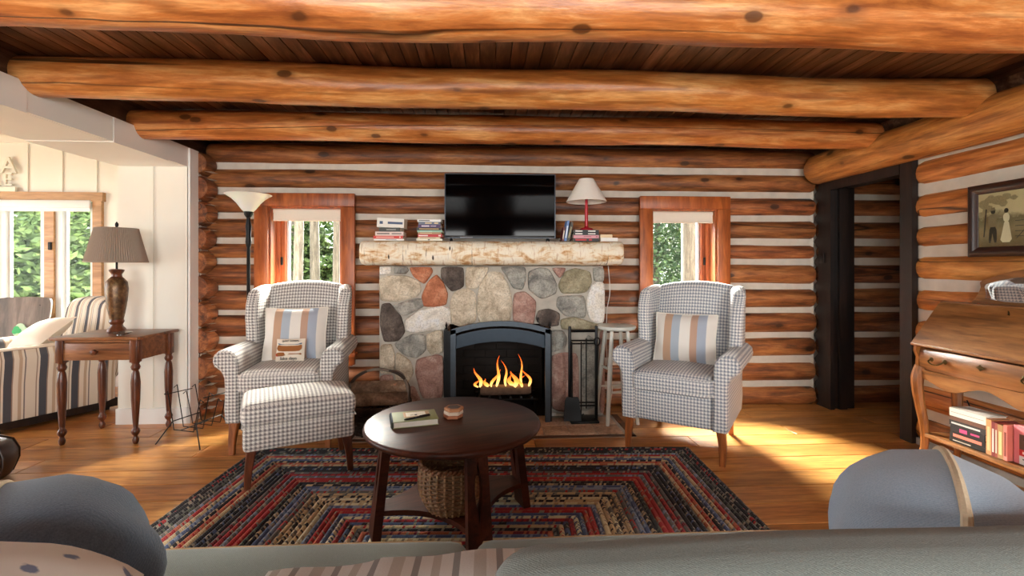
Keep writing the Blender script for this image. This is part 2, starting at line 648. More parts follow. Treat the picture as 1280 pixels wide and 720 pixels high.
def spans(z, half):
    """free x-intervals of the back wall at this height"""
    cuts = []
    if z + half > WZ0 + .02 and z - half < WZ1 - .03:
        cuts += [(WL[0] + .07, WL[1] - .07), (WR[0] + .07, WR[1] - .07)]
    if z < FPZ + .03:
        cuts.append((FPX0 + .06, FPX1 - .06))
    cuts.append((2.90, 3.0))
    out, a = [], -2.30
    for c0, c1 in sorted(cuts):
        if c0 > a:
            out.append((a, c0))
        a = c1
    out.append((a, 4.38))
    return out


sd = 0
for i in range(len(edges) - 1):
    zc = (edges[i] + edges[i + 1]) / 2
    hh = (edges[i + 1] - edges[i]) / 2
    for a, b in spans(zc, hh * .4):
        sd += 1
        rr = hh * .87 + rng.uniform(-.005, .004)
        put('log', log_mesh(b - a, rr, sd, M['log'], wob=.05), wall_back, (a, 4.085 + rng.uniform(-.006, .006), zc), (rng.uniform(0, 6), 0, 0))
for gz in gaps:
    for a, b in spans(gz, .03):
        sd += 1
        put('chinking', chink_mesh(b - a, .085 if gz > .3 else .09, .1, sd), wall_back, (a, 4.042, gz))

# ---------------------------------------------------------------- right log wall with doorway
wr = MB()
holed_wall(wr, -2.7, 4.05, 0, 2.42, 3.02, 3.12, [(3.16, 3.97, 0, 1.93)], axis='y')
wall_right = struct(wr.build('wall_right', M['chink'], smooth=0))
gapsR = [.0, .22, .44, .655, .875, 1.09, 1.31, 1.51, 1.735, 1.955]
sd = 100
for i in range(len(gapsR) - 1):
    zc, hh = (gapsR[i] + gapsR[i + 1]) / 2, (gapsR[i + 1] - gapsR[i]) / 2
    sd += 1
    put('log', log_mesh(5.7, hh * .9, sd, M['log_gold'], wob=.05, end=.05), wall_right, (3.02, 3.085, zc), (0, 0, R(-90)))
for gz in gapsR[1:]:
    sd += 1
    put('chinking', chink_mesh(5.7, .09, .1, sd), wall_right, (2.958, 3.085, gz), (0, 0, R(-90)))
for zc, m_ in ((2.06, 'log_gold'), (2.275, 'ceil')):
    sd += 1
    put('log', log_mesh(6.6, .1, sd, M[m_], wob=.05, end=.05), wall_right, (3.03, 3.98, zc), (0, 0, R(-90)))
# door casing: scribed far board, jambs, head
d1 = MB()
sc_pts = []
zz = 0.0
while zz <= 1.95:
    e = min(edges, key=lambda q: abs(q - zz))
    sc_pts.append((3.985 + .06 * max(0, 1 - abs(zz - e) / .06), zz))
    zz += .025
d1.prism([(3.84, 0)] + sc_pts + [(3.84, 1.95)], 2.905, 2.945, plane='yz')
door = struct(d1.build('door_1', M['jamb'], smooth=30))
MB().b2(2.945, 3.14, 3.87, 3.90, 0, 1.92).build('door_jamb', M['jamb'], door)
MB().b2(2.99, 3.06, 3.845, 3.87, 0, 1.9).build('door_stop', M['jamb'], door)
MB().b2(2.905, 2.95, 3.075, 3.17, 0, 1.96).build('door_casing', M['jamb'], door)
MB().b2(2.95, 3.14, 3.145, 3.175, 0, 1.92).build('door_jamb', M['jamb'], door)
MB().b2(2.905, 2.95, 3.175, 3.84, 1.86, 1.965).build('head_casing', M['jamb'], door)
MB().b2(2.95, 3.14, 3.175, 3.87, 1.885, 1.93).build('head_jamb', M['jamb'], door)
sw = MB().rbox((2.896, 3.93, 1.285), (.008, .05, .085), .003, 1, k=1).build('switch_plate', plain('bronze_plate', S(38, 30, 26), .5, .5), door)
MB().rbox((2.89, 3.93, 1.285), (.008, .012, .024), .003, 1, k=1).build('switch_toggle', M['black_metal'], sw)
struct(MB().b2(4.4, 4.5, 2.0, 4.3, 0, 2.42).b2(3.12, 4.5, 1.9, 2.0, 0, 2.42).build('wall_hall', M['chink'], smooth=0))
bb = MB().b2(2.93, 2.965, -2.6, 3.07, 0, .045).build('baseboard_right', plain('grey_floor_strip', S(170, 164, 154), .7), None)
struct(bb)

# ---------------------------------------------------------------- left wall: short log ends in the corner, white cased opening
wl = struct(MB().b2(-2.45, -2.38, 4.0, 4.15, 0, 2.3).build('wall_left', M['chink'], smooth=0))
gl_ = [0, .10, .29, .5, .72, .935, 1.15, 1.345, 1.535, 1.74, 1.945, 2.13]
for i in range(len(gl_) - 1):
    zc, hh = (gl_[i] + gl_[i + 1]) / 2, (gl_[i + 1] - gl_[i]) / 2
    sd += 1
    put('log', log_mesh(.155, hh + .002, sd, M['log'], wob=.06, step=.05, end=.045), wl, (-2.315, 4.05, zc), (0, 0, R(-90)))
for gz in gl_[1:-1]:
    sd += 1
    put('chinking', chink_mesh(.12, .06, .09, sd), wl, (-2.29, 4.03, gz), (0, 0, R(-90)))

post = struct(MB().b2(-2.80, -2.31, 3.815, 4.3, 0, 2.13).b2(-2.80, -2.31, 4.3, 5.0, 0, 2.6).build('wall_left_post', M['white'], smooth=0))
for i, (a, b) in enumerate(((-2.83, -2.585), (-2.58, -2.31))):
    MB().b2(a, b, 3.79, 3.815, .12, 1.99).build('panel', M['cream'], post)
MB().b2(-2.60, -2.565, 3.782, 3.79, .12, 1.99).build('batten', M['cream'], post)
MB().b2(-2.315, -2.295, 3.79, 3.9, 0, 2.13).build('corner_board', M['white'], post)
MB().b2(-2.835, -2.29, 3.772, 3.79, 0, .12).b2(-2.312, -2.285, 3.772, 3.90, 0, .12).build('baseboard', M['white'], post)

head = struct(MB().b2(-2.80, -2.33, -2.6, 3.80, 2.0, 2.13).build('trim_6', M['white'], smooth=0))
ys = [3.9, 3.55, 3.05, 2.5, 1.85, 1.1, .2, -.9, -2.6]
for i in range(len(ys) - 1):
    MB().b2(-2.33 - .004 * (i % 2), -2.308 + .003 * (i % 2), ys[i + 1] + .004, ys[i], 1.985 - .006 * (i % 2), 2.135).build('fascia_board', M['white'], head)
    MB().b2(-2.83, -2.335, ys[i + 1] + .004, min(ys[i], 3.785), 1.985 - .004 * (i % 2), 2.0).build('soffit_board', M['white'], head)

# ---------------------------------------------------------------- sunroom beyond the opening
SW = (-5.6, -3.87, .62, 1.96)
sr = MB()
holed_wall(sr, -6, -2.80, 0, 2.62, 5.0, 5.1, [(SW[0] + .08, SW[1] - .08, SW[2] + .08, SW[3] - .08)])
sun_wall = struct(sr.build('wall_sunroom', M['cream'], smooth=0))
for bx_ in (-5.60, -5.27, -4.94, -4.61, -4.28, -3.95, -3.62, -3.29, -2.96):
    MB().b2(bx_ - .02, bx_ + .02, 4.985, 5.0, SW[3] + .005 if SW[0] < bx_ < SW[1] else .12, 2.5).build('batten', M['cream'], sun_wall)
MB().b2(-6, -2.80, 4.98, 5.0, 0, .12).build('baseboard', M['white'], sun_wall)
MB().b2(-6, -2.80, 4.975, 5.0, 2.45, 2.52).build('frieze', M['cream'], sun_wall)
sl = MB()
holed_wall(sl, -2.7, 5.1, 0, 2.62, -6.1, -6.0, [(1.0, 4.2, .45, 2.15)], axis='y')
struct(sl.build('wall_sunroom_side', M['cream'], smooth=0))
struct(MB().b2(-6.1, -2.80, -2.7, 5.1, 2.62, 2.72).build('ceiling_sunroom', M['pine_trim'], smooth=0))
for i, yb in enumerate((4.3, 3.4, 2.5)):
    struct(MB().b2(-6, -2.85, yb - .06, yb + .06, 2.47, 2.62).build('trim_%d' % (7 + i), M['pine_trim'], smooth=0))
struct(MB().b2(-2.80, -2.35, -2.7, 5.0, 2.13, 2.62).build('wall_left_upper', M['ceil'], smooth=0))

# ---------------------------------------------------------------- wall behind the camera with two unseen openings added for the fill lamps
wf = MB()
holed_wall(wf, -6.1, 4.5, 0, 2.62, -2.8, -2.7, [(-2.5, -.4, .65, 2.05), (.55, 2.65, .65, 2.05)])
struct(wf.build('wall_front', M['log'], smooth=0))


# ---------------------------------------------------------------- windows of the log wall
def frame_bars(x0, x1, z0, z1, w, y0, y1):
    mb = MB()
    mb.b2(x0, x0 + w, y0, y1, z0, z1)
    mb.b2(x1 - w, x1, y0, y1, z0, z1)
    mb.b2(x0 + w, x1 - w, y0, y1, z0, z0 + w)
    mb.b2(x0 + w, x1 - w, y0, y1, z1 - w, z1)
    return mb


M['vinyl'] = plain('white_vinyl', S(226, 228, 226), .4, var=.02)


def log_window(n, x0, x1, swing):
    cw = .112
    w = MB()
    w.rbox((x0 + cw / 2, 3.972, (WZ0 + WZ1 - .11) / 2), (cw, .034, WZ1 - .11 - WZ0), .006, 1, k=1)
    w.rbox((x1 - cw / 2, 3.972, (WZ0 + WZ1 - .11) / 2), (cw, .034, WZ1 - .11 - WZ0), .006, 1, k=1)
    w.rbox(((x0 + x1) / 2, 3.972, WZ1 - .055), (x1 - x0, .036, .11), .006, 1, k=1)
    root = struct(w.build('window_%d' % n, M['casing']))
    a0, a1, c0, c1 = x0 + cw - .012, x1 - cw + .012, WZ0 + .1, WZ1 - .1
    frame_bars(a0, a1, c0, c1, .024, 3.985, 4.30).build('jamb', M['casing'], root)
    MB().rbox(((x0 + x1) / 2, 3.965, WZ0 + .085), (x1 - x0 + .03, .09, .03), .008, 1, k=1).build('window_sill', M['casing'], root)
    MB().rbox(((x0 + x1) / 2, 3.975, WZ0 + .03), (x1 - x0 - .04, .03, .08), .006, 1, k=1).build('apron', M['casing'], root)
    frame_bars(a0 + .024, a1 - .024, c0 + .024, c1 - .024, .02, 4.09, 4.13).build('stop', M['casing'], root)
    sash = frame_bars(a0 + .03, a1 - .03, c0 + .03, c1 - .03, .045, 4.14, 4.18).build('sash', M['casing'], root)
    frame_bars(a0 + .07, a1 - .07, c0 + .07, c1 - .07, .022, 4.18, 4.215).build('glazing_frame', M['vinyl'], sash)
    MB().b2(a0 + .085, a1 - .085, 4.196, 4.202, c0 + .085, c1 - .085).build('pane', M['glass'], sash)
    sx = a0 + .05 if swing < 0 else a1 - .05
    MB().rbox((sx, 4.13, 1.26), (.016, .02, .07), .005, 1, k=1).build('latch', M['black_metal'], sash)
    return root, (a0, a1, c1)


M['blind'] = plain('cream_blind_cloth', S(232, 222, 204), .8, var=.04, scale=60)
for n, (x0, x1), sw_, lab in ((1, WL, -1, 'cream roller blind above the window by the torchiere lamp'), (2, WR, 1, 'cream roller blind above the window behind the chair without footstool')):
    root, (a0, a1, c1) = log_window(n, x0, x1, sw_)
    bl = thing('roller_blind', lab, 'blind', ((a0 + a1) / 2, 4.035, c1 - .03))
    hw = (a1 - a0) / 2 - .028
    MB().tube([(-hw, 0, -.012), (hw, 0, -.012)], .022, 14).build('roller', M['blind'], bl)
    MB().b2(-hw + .005, hw - .005, -.024, -.021, -.085, -.012).build('cloth', M['blind'], bl)
    MB().tube([(-hw + .005, -.022, -.088), (hw - .005, -.022, -.088)], .008, 8).build('hem_bar', M['blind'], bl)

# sunroom window: oak casing, two casements with a mullion
w3 = MB()
x0, x1, z0, z1 = SW
w3.b2(x0, x0 + .085, 4.965, 5.0, z0, z1 - .09)
w3.b2(x1 - .085, x1, 4.965, 5.0, z0, z1 - .09)
w3.b2(x0 - .02, x1 + .02, 4.955, 5.0, z1 - .09, z1)
w3.b2(x0 - .02, x1 + .02, 4.94, 5.0, z0 - .03, z0)
win3 = struct(w3.build('window_3', M['pine_trim']))
xm = -4.39
for (a, b) in ((x0 + .085, -4.96), (-4.89, xm - .045), (xm + .045, x1 - .085)):
    s_ = frame_bars(a, b, z0, z1 - .1, .055, 5.01, 5.05).build('sash', M['vinyl'], win3)
    frame_bars(a + .045, b - .045, z0 + .05, z1 - .15, .03, 5.05, 5.08).build('glazing_frame', M['vinyl'], s_)
    MB().b2(a + .07, b - .07, 5.063, 5.069, z0 + .075, z1 - .175).build('pane', M['glass'], s_)
MB().b2(xm - .045, xm + .045, 4.985, 5.06, z0, z1 - .1).build('mullion', M['pine_trim'], win3)
MB().b2(-4.96, -4.89, 4.985, 5.06, z0, z1 - .1).build('mullion', M['pine_trim'], win3)
for zl in (1.42, .86):
    MB().rbox((xm + .02, 4.975, zl), (.03, .02, .08), .006, 1, k=1).build('latch', M['black_metal'], win3)
bl = thing('roller_blind', 'white roller blind along the top of the oak-framed sunroom window', 'blind', ((x0 + x1) / 2, 4.95, z1 - .12))
MB().rbox((0, 0, 0), (x1 - x0 - .18, .03, .075), .008, 1, k=1).build('cassette', M['vinyl'], bl)
MB().b2(-(x1 - x0) / 2 + .1, (x1 - x0) / 2 - .1, .004, .007, -.075, -.03).build('cloth', M['vinyl'], bl)

# frames of the added fill-lamp windows behind the camera, and the sunroom's side window
for n, (a, b) in ((4, (-2.5, -.4)), (5, (.55, 2.65))):
    wf_ = struct(frame_bars(a, b, .65, 2.05, .06, -2.70, -2.64).build('window_%d' % n, M['casing']))
    m_ = (a + b) / 2
    MB().b2(m_ - .03, m_ + .03, -2.70, -2.65, .71, 1.99).build('mullion', M['casing'], wf_)
ws = MB()
ws.b2(-6.0, -5.95, 1.0, 1.06, .45, 2.15).b2(-6.0, -5.95, 4.14, 4.2, .45, 2.15).b2(-6.0, -5.95, 1.06, 4.14, .45, .51).b2(-6.0, -5.95, 1.06, 4.14, 2.09, 2.15)
ws = struct(ws.build('window_6', M['pine_trim']))
for yb in (2.07, 3.13):
    MB().b2(-6.0, -5.955, yb - .035, yb + .035, .51, 2.09).build('mullion', M['pine_trim'], ws)
# ================================================================ THINGS
M['hound'] = houndstooth('blue_grey_houndstooth', S(242, 239, 233), S(124, 133, 148), .021)
M['hound_warm'] = houndstooth('taupe_houndstooth', S(243, 239, 231), S(122, 117, 118), .022)
PST = [(0, S(238, 232, 222)), (.17, S(196, 160, 132)), (.30, S(176, 188, 200)), (.43, S(240, 235, 226)), (.60, S(196, 160, 138)), (.71, S(172, 182, 198)), (.85, S(238, 232, 222))]
M['pillow_stripe'] = stripes('striped_pillow_cloth', PST, 1.0)


# ---------------------------------------------------------------- fireplace
M['mortar'] = plain('rough_grey_mortar', S(180, 173, 161), .95, var=.3, scale=14, bump=.8)


def stone_mat(name, a, b, c, sc=9):
    t = NT(name)
    v = t.coord('Object', jitter=31)
    n1, n2 = t.noise(v, sc, 5, .65, .6), t.noise(v, sc * 9, 3, .7)
    col = t.ramp(n1, [(.3, a), (.5, b), (.7, c)])
    col = t.mix(t.math('MULTIPLY', t.ramp(n2, [(.45, (0, 0, 0)), (.7, (1, 1, 1))]), .5), col, tuple(x * .35 for x in a[:3]) + (1,))
    t.bump(t.math('ADD', n1, t.math('MULTIPLY', n2, .6)), .7, .012)
    return t.fin(col, .85, 0, .3)


SM = {
    'tan': stone_mat('tan_granite', S(162, 146, 124), S(210, 195, 171), S(239, 228, 208)),
    'grey': stone_mat('grey_fieldstone', S(111, 109, 105), S(162, 160, 151), S(199, 195, 184)),
    'dark': stone_mat('dark_fieldstone', S(65, 56, 52), S(98, 87, 80), S(142, 129, 118)),
    'orange': stone_mat('orange_sandstone', S(151, 91, 65), S(190, 120, 87), S(215, 157, 124)),
    'pink': stone_mat('pink_granite', S(144, 107, 96), S(179, 140, 127), S(210, 182, 166)),
    'white': stone_mat('pale_stone', S(208, 199, 186), S(239, 232, 219), S(240, 240, 240)),
    'green': stone_mat('olive_fieldstone', S(129, 120, 96), S(166, 157, 129), S(197, 188, 162)),
}
fp = thing('fireplace', 'fieldstone fireplace with a fire burning in its arched steel surround', 'fireplace', (0, 3.8, 0))
FW0, FW1 = FPX0 + .012, FPX1 - .012
body = MB()
body.b2(FW0, -.31, 0, .30, 0, 1.215).b2(.51, FW1, 0, .30, 0, 1.215).b2(-.31, .51, 0, .30, .75, 1.215)
body.build('chimney_breast', M['mortar'], fp, smooth=0)
box_ = MB()
box_.b2(-.31, .51, .60, .66, 0, .78).b2(-.35, -.31, .28, .66, 0, .8).b2(.51, .55, .28, .66, 0, .8).b2(-.31, .51, .28, .66, .76, .82).b2(-.31, .51, .02, .66, 0, .012)
box_.build('firebox', M['soot'], fp, smooth=0)
# firebricks of the back of the firebox
fb_me = MB().rbox((0, 0, 0), (.196, .03, .066), .004, 1, k=1).mesh('firebrick', M['soot'])
for r_ in range(10):
    for c_ in range(5):
        xx = -.31 + .1 + c_ * .2 - (.1 if r_ % 2 else 0)
        if -.22 < xx < .46:
            put('firebrick', fb_me, fp, (xx, .594, .05 + r_ * .072))
stones = [
    ('tan', [(113, 85), (150, 74), (210, 74), (255, 95), (262, 125), (250, 150), (180, 168), (115, 165)]),
    ('white', [(112, 40), (152, 40), (157, 55), (150, 70), (113, 70)]), ('grey', [(164, 40), (212, 40), (217, 55), (205, 68), (165, 66)]),
    ('orange', [(220, 42), (300, 42), (306, 60), (275, 106), (235, 76)]),
    ('orange', [(320, 70), (345, 100), (361, 140), (355, 180), (320, 188), (272, 186), (266, 150), (290, 95)]),
    ('dark', [(337, 42), (420, 42), (421, 115), (375, 133), (338, 85)]), ('tan', [(428, 42), (516, 42), (492, 90), (470, 121), (428, 121)]),
    ('tan', [(515, 62), (560, 64), (590, 120), (600, 180), (592, 238), (560, 247), (480, 247), (471, 200), (480, 110)]),
    ('tan', [(385, 135), (430, 122), (465, 140), (466, 245), (410, 262), (378, 250), (369, 180)]),
    ('grey', [(556, 42), (650, 42), (653, 80), (640, 126), (605, 121), (580, 75)]),
    ('grey', [(662, 60), (700, 45), (740, 50), (770, 110), (766, 140), (710, 161), (663, 125)]),
    ('pink', [(748, 44), (806, 44), (780, 86)]), ('green', [(800, 60), (840, 46), (895, 60), (901, 100), (880, 137), (790, 141), (775, 110)]),
    ('grey', [(905, 44), (948, 44), (948, 95), (910, 95)]),
    ('white', [(900, 112), (925, 100), (950, 104), (950, 248), (920, 252), (893, 235), (880, 180)]),
    ('pink', [(608, 140), (650, 134), (691, 170), (686, 225), (680, 256), (603, 246)]),
    ('grey', [(773, 152), (872, 149), (879, 190), (876, 232), (800, 226), (769, 190)]),
    ('dark', [(700, 205), (740, 198), (780, 215), (776, 263), (710, 263), (690, 235)]),
    ('green', [(785, 238), (840, 230), (900, 250), (948, 262), (940, 285), (850, 277), (788, 275)]),
    ('grey', [(744, 280), (792, 280), (808, 310), (800, 346), (746, 363)]),
    ('pink', [(746, 373), (850, 366), (852, 560), (840, 590), (748, 575)]),
    ('grey', [(862, 350), (888, 300), (925, 330), (925, 560), (860, 585)]), ('pink', [(931, 292), (950, 275), (950, 590), (932, 585)]),
    ('white', [(746, 588), (850, 602), (850, 640), (746, 640)]), ('grey', [(862, 598), (948, 600), (948, 640), (862, 640)]),
    ('dark', [(119, 180), (150, 176), (190, 225), (204, 280), (180, 313), (128, 316), (113, 250)]),
    ('grey', [(158, 182), (255, 155), (275, 170), (270, 190), (210, 219), (185, 215)]),
    ('white', [(208, 235), (260, 200), (340, 185), (369, 200), (369, 250), (350, 272), (240, 284), (206, 275)]),
    ('grey', [(163, 325), (230, 290), (275, 292), (281, 350), (245, 379), (200, 366)]),
    ('tan', [(283, 290), (343, 274), (344, 360), (300, 366), (286, 345)]),
    ('tan', [(113, 330), (155, 327), (166, 360), (165, 432), (113, 434)]), ('tan', [(171, 352), (225, 390), (236, 430), (215, 472), (170, 480)]),
    ('pink', [(246, 385), (320, 368), (344, 375), (344, 527), (268, 528), (244, 440)]),
    ('pink', [(113, 442), (162, 442), (166, 487), (236, 482), (258, 530), (258, 602), (113, 602)]),
    ('tan', [(266, 537), (344, 537), (344, 640), (266, 640)]), ('grey', [(113, 610), (258, 610), (258, 640), (113, 640)])]


def stone(poly, m, seed):
    pts = [(FPX0 + (440 + a / 3 - 475) * (1.82 / 282), 1.2 + (335 - 320 - b / 3) / 155) for a, b in poly]
    pts = [(max(FPX0 - .012, min(FPX1 + .012, a)), max(.004, b)) for a, b in pts]
    pts = chaikin(chaikin(pts, 1, .13), 1, .25)
    cx, cz = sum(p[0] for p in pts) / len(pts), sum(p[1] for p in pts) / len(pts)
    pts = [(min(FPX1 + .012, max(FPX0 - .012, cx + (a - cx) * 1.045)), max(.004, min(1.214, cz + (b - cz) * 1.045))) for a, b in pts]
    n = len(pts)
    mb, rows = MB(), []
    hgt = .022 + .012 * mnoise.noise((seed * 1.7, 3, 1))
    for (k, yy) in ((1.0, .03), (1.0, -hgt * .35), (.95, -hgt * .8), (.80, -hgt * 1.05), (.5, -hgt * 1.2)):
        row = []
        for (a, b) in pts:
            x, z = cx + (a - cx) * k, cz + (b - cz) * k
            w = .007 * mnoise.noise((x * 22, z * 22, seed)) if yy < 0 else 0
            row.append((x - cx, yy + w, z - cz))
        rows.append(row)
    mb.strip(rows, closed=True)
    o = len(mb.v)
    mb.add([(0, -hgt * 1.22, 0)] + rows[-1], [(0, 1 + k, 1 + (k + 1) % n) for k in range(n)])
    mb.build('stone', SM[m], fp, (cx, 0, cz), smooth=42)


for i, (m, poly) in enumerate(stones):
    stone(poly, m, i + 1)
# steel surround standing in front of the opening
def arch_bar(x0, x1, zs, rise, w, y0, y1, n=14):
    rows = []
    for i in range(n + 1):
        t = i / n
        x = x0 + (x1 - x0) * t
        z = zs + rise * (1 - (2 * t - 1) ** 2)
        rows.append([(x, y0, z - w), (x, y0, z), (x, y1, z), (x, y1, z - w)])
    return MB().strip(rows, closed=True)


for sx in (-.275, .455):
    MB().b2(sx, sx + .04, -.165, -.135, 0, .725).build('surround_post', M['steel'], fp)
arch_bar(-.275, .495, .725, .065, .038, -.165, -.135).build('surround_arch', M['steel'], fp)
lin = arch_bar(-.235, .455, .675, .055, .10, -.135, -.12)
lin.build('lintel_plate', plain('dark_blued_plate', S(50, 60, 70), .4, .6), fp)
for a, b, c, d in ((-.335, -.30, -.07, .0), (-.30, -.275, -.15, -.10), (.495, .508, -.15, .0)):
    MB().b2(a, b, c, d, 0, .71).build('side_panel', M['black_metal'], fp)
for fx in (-.315, .505):
    MB().lathe([(.012, 0), (.006, .012), (.010, .028), (.0, .06)], 10).build('finial', M['black_metal'], fp, (fx, -.06, .72))
# grate, burning log, flames
gr = MB()
for k in range(6):
    gx = -.06 + k * .085
    gr.tube([(gx, -.02, .16), (gx, .12, .13), (gx, .32, .13)], .009, 6)
gr.tube([(-.1, .05, .125), (.42, .05, .125)], .01, 6).tube([(-.1, .3, .125), (.42, .3, .125)], .01, 6)
for gx in (-.08, .4):
    for gy in (.05, .3):
        gr.tube([(gx, gy, .012), (gx, gy, .125)], .01, 6)
gr.build('grate', M['black_metal'], fp)
M['ash'] = plain('charred_ash_wood', S(120, 96, 78), .95, var=.6, scale=24, bump=.8)
put('burning_log', log_mesh(.42, .045, 61, M['ash'], n=12, wob=.2, step=.06), fp, (-.05, .12, .185), (0, 0, .05))
put('burning_log', log_mesh(.36, .05, 62, M['soot'], n=12, wob=.2, step=.06), fp, (-.02, .24, .19), (0, 0, -.08))
t = NT('flame')
z_ = t.n('SeparateXYZ', {0: t.coord('Generated')}).outputs[2]
colr = t.ramp(t.math('ADD', z_, t.math('MULTIPLY', t.math('SUBTRACT', t.noise(t.coord('Object'), 14, 2), .5), .5)), [(.05, (1, .62, .2)), (.4, (1, .33, .05)), (.85, (.8, .10, .01))])
t.t.links.new(t.n('Emission', {0: colr, 1: 2.6}).outputs[0], t.out.inputs[0])
M['flame'] = t.mat
for k, (fx, fh, lean, fw) in enumerate(((-.055, .16, -.03, .022), (-.085, .06, .01, .018), (.05, .15, .05, .026), (.085, .26, .02, .030), (.005, .07, -.02, .022), (.17, .22, -.03, .026), (.24, .13, -.02, .03), (.205, .1, -.01, .026), (.30, .27, -.025, .022), (.36, .15, -.04, .026), (.28, .09, .02, .03))):
    pts, rad = [], []
    for j in range(9):
        q = j / 8
        pts.append((fx + lean * q * q * 1.5 + .014 * math.sin(q * 6 + k * 2), .11 + .015 * math.sin(k * 3 + q * 4), .215 + fh * q))
        rad.append(max(.0012, 1.35 * fw * (math.sin(min(1, q * 1.6 + .18) * PI * .62)) * (1 - q) ** .8))
    MB().tube(pts, rad, 8, flat=.45).build('flame', M['flame'], fp, smooth=60)
# hook on the stone face
MB().tube(smooth_path([(.41, -.03, .80), (.41, -.05, .80), (.41, -.055, .775), (.41, -.04, .768)], 3), .005, 6).lathe([(.012, 0), (.012, .004)], 10, (.41, -.035, .80)).build('hook', M['black_metal'], fp)

# flush hearth of clay tiles
M['tile'] = stone_mat('clay_hearth_tile', S(168, 136, 112), S(202, 172, 146), S(222, 200, 178), 5)
hearth = struct(MB().b2(-.98, 1.07, 3.30, 3.80, -.02, .001).build('floor_hearth', M['mortar'], smooth=0))
ht_me = MB().rbox((0, 0, 0), (.188, .188, .008), .002, 1, k=1).mesh('hearth_tile', M['tile'])
for a in range(10):
    for b in range(2):
        put('hearth_tile', ht_me, hearth, (-.84 + a * .193, 3.455 + b * .193, .002))
MB().b2(-.975, -.94, 3.305, 3.8, 0, .006).b2(1.02, 1.065, 3.305, 3.8, 0, .006).b2(-.975, 1.065, 3.305, 3.345, 0, .006).build('border_strip', wood('hearth_border', S(60, 34, 18), S(98, 60, 34), S(128, 84, 50)), hearth)

# birch log mantel
t = NT('white_birch_bark')
v = t.coord('Object', (1, 1, 1))
n1 = t.noise(t.coord('Object', (2.2, 5, 5)), 3.2, 5, .65, .5)
n2 = t.noise(t.coord('Object', (9, 1.5, 1.5)), 7, 4, .6)
n3 = t.noise(t.coord('Object', (26, 2.2, 2.2)), 2.4, 3, .6)
col = t.ramp(n1, [(.36, S(186, 130, 78)), (.44, S(226, 196, 154)), (.52, S(246, 234, 210)), (.8, S(250, 244, 230))])
col = t.mix(t.ramp(n2, [(.56, (0, 0, 0)), (.68, (.6, .6, .6))]), col, S(190, 148, 104))
col = t.mix(t.ramp(n3, [(.66, (0, 0, 0)), (.72, (.8, .8, .8))]), col, S(96, 64, 42))
vo = t.n('TexVoronoi', {'Vector': t.coord('Object', (6.5, 2.2, 2.2)), 'Scale': 1.6}).outputs['Distance']
col = t.mix(t.ramp(vo, [(.05, (1, 1, 1)), (.09, (0, 0, 0))]), col, S(46, 32, 24))
t.bump(t.math('ADD', n1, t.math('MULTIPLY', n2, .7)), .5, .008)
M['birch'] = t.fin(col, .75, 0, .3)
mb = MB()
MX0, MX1 = -.955, 1.065
prof = [(.30, -.093), (.30, .093), (-.02, .093), (-.06, .088), (-.093, .066), (-.112, .03), (-.117, -.005), (-.108, -.045), (-.085, -.074), (-.05, -.090), (-.01, -.095)]
rows = []
xs = [0, .012, .03] + [.03 + 1.96 * i / 40 for i in range(1, 40)] + [1.99, 2.008, 2.02]
for q, x in enumerate(xs):
    k = .84 if q in (0, len(xs) - 1) else .95 if q in (1, len(xs) - 2) else 1
    w = 1 + .035 * mnoise.noise((x * 2.2, 3, 4))
    rows.append([(x, y * k * (w if y < 0 else 1), z * (k if z < 0 else min(1, k + .1)) * (w if z < 0 else 1)) for y, z in prof])
mb.strip(rows, closed=True)
mb.add(rows[0], [tuple(range(len(prof)))]).add(rows[-1], [tuple(range(len(prof)))])
mant = mb.build('mantel', M['birch'], None, (MX0, 3.70, 1.315), smooth=40)
tag(mant, 'thick birch log mantel shelf with peeling white bark above the fieldstone', 'mantel')
MTOP = 1.408

# ---------------------------------------------------------------- television
tv = thing('television', 'black flat screen television standing on the birch mantel', 'television', (.111, 3.78, MTOP))
tw, th = .885, .515
MB().rbox((0, 0, .028 + th / 2), (tw, .035, th), .006, 1, k=1).build('case', plain('black_tv_plastic', S(14, 14, 15), .35), tv)
MB().b2(-tw / 2 + .009, tw / 2 - .009, -.0195, -.0165, .028 + .022, .028 + th - .009).build('screen', plain('black_tv_screen', S(2, 2, 3), .05, var=.02, bump=0, spec=.14), tv)
frame_bars(-tw / 2, tw / 2, .028, .028 + th, .007, -.021, -.017).build('bezel', plain('grey_bezel', S(46, 50, 56), .35, .5), tv)
MB().b2(-.32, -.22, -.022, -.0185, .031, .040).build('logo_plate', plain('grey_print', S(120, 120, 124), .5), tv)
for sx in (-.39, .38):
    MB().tube([(sx, -.09, .006), (sx, 0, .03), (sx, .09, .006)], .007, 6).b2(sx - .01, sx + .01, -.012, .012, .012, .035).build('foot', M['black_metal'], tv)


# ---------------------------------------------------------------- wing chairs
def loft_y(prof, ys, insets, mi=0):
    """profile (x,z) along y with inset per station, capped"""
    cx, cz = sum(p[0] for p in prof) / len(prof), sum(p[1] for p in prof) / len(prof)
    mb, rows = MB(), []
    n = len(prof)
    for y, ins in zip(ys, insets):
        row = []
        for i, (x, z) in enumerate(prof):
            a, b = prof[i - 1], prof[(i + 1) % n]
            tx, tz = b[0] - a[0], b[1] - a[1]
            l = math.hypot(tx, tz) or 1
            nx, nz = tz / l, -tx / l
            row.append((x - nx * ins, y, z - nz * ins))
        rows.append(row)
    mb.strip(rows, closed=True)
    mb.add(rows[0], [tuple(range(n))]).add(rows[-1], [tuple(range(n))])
    return mb


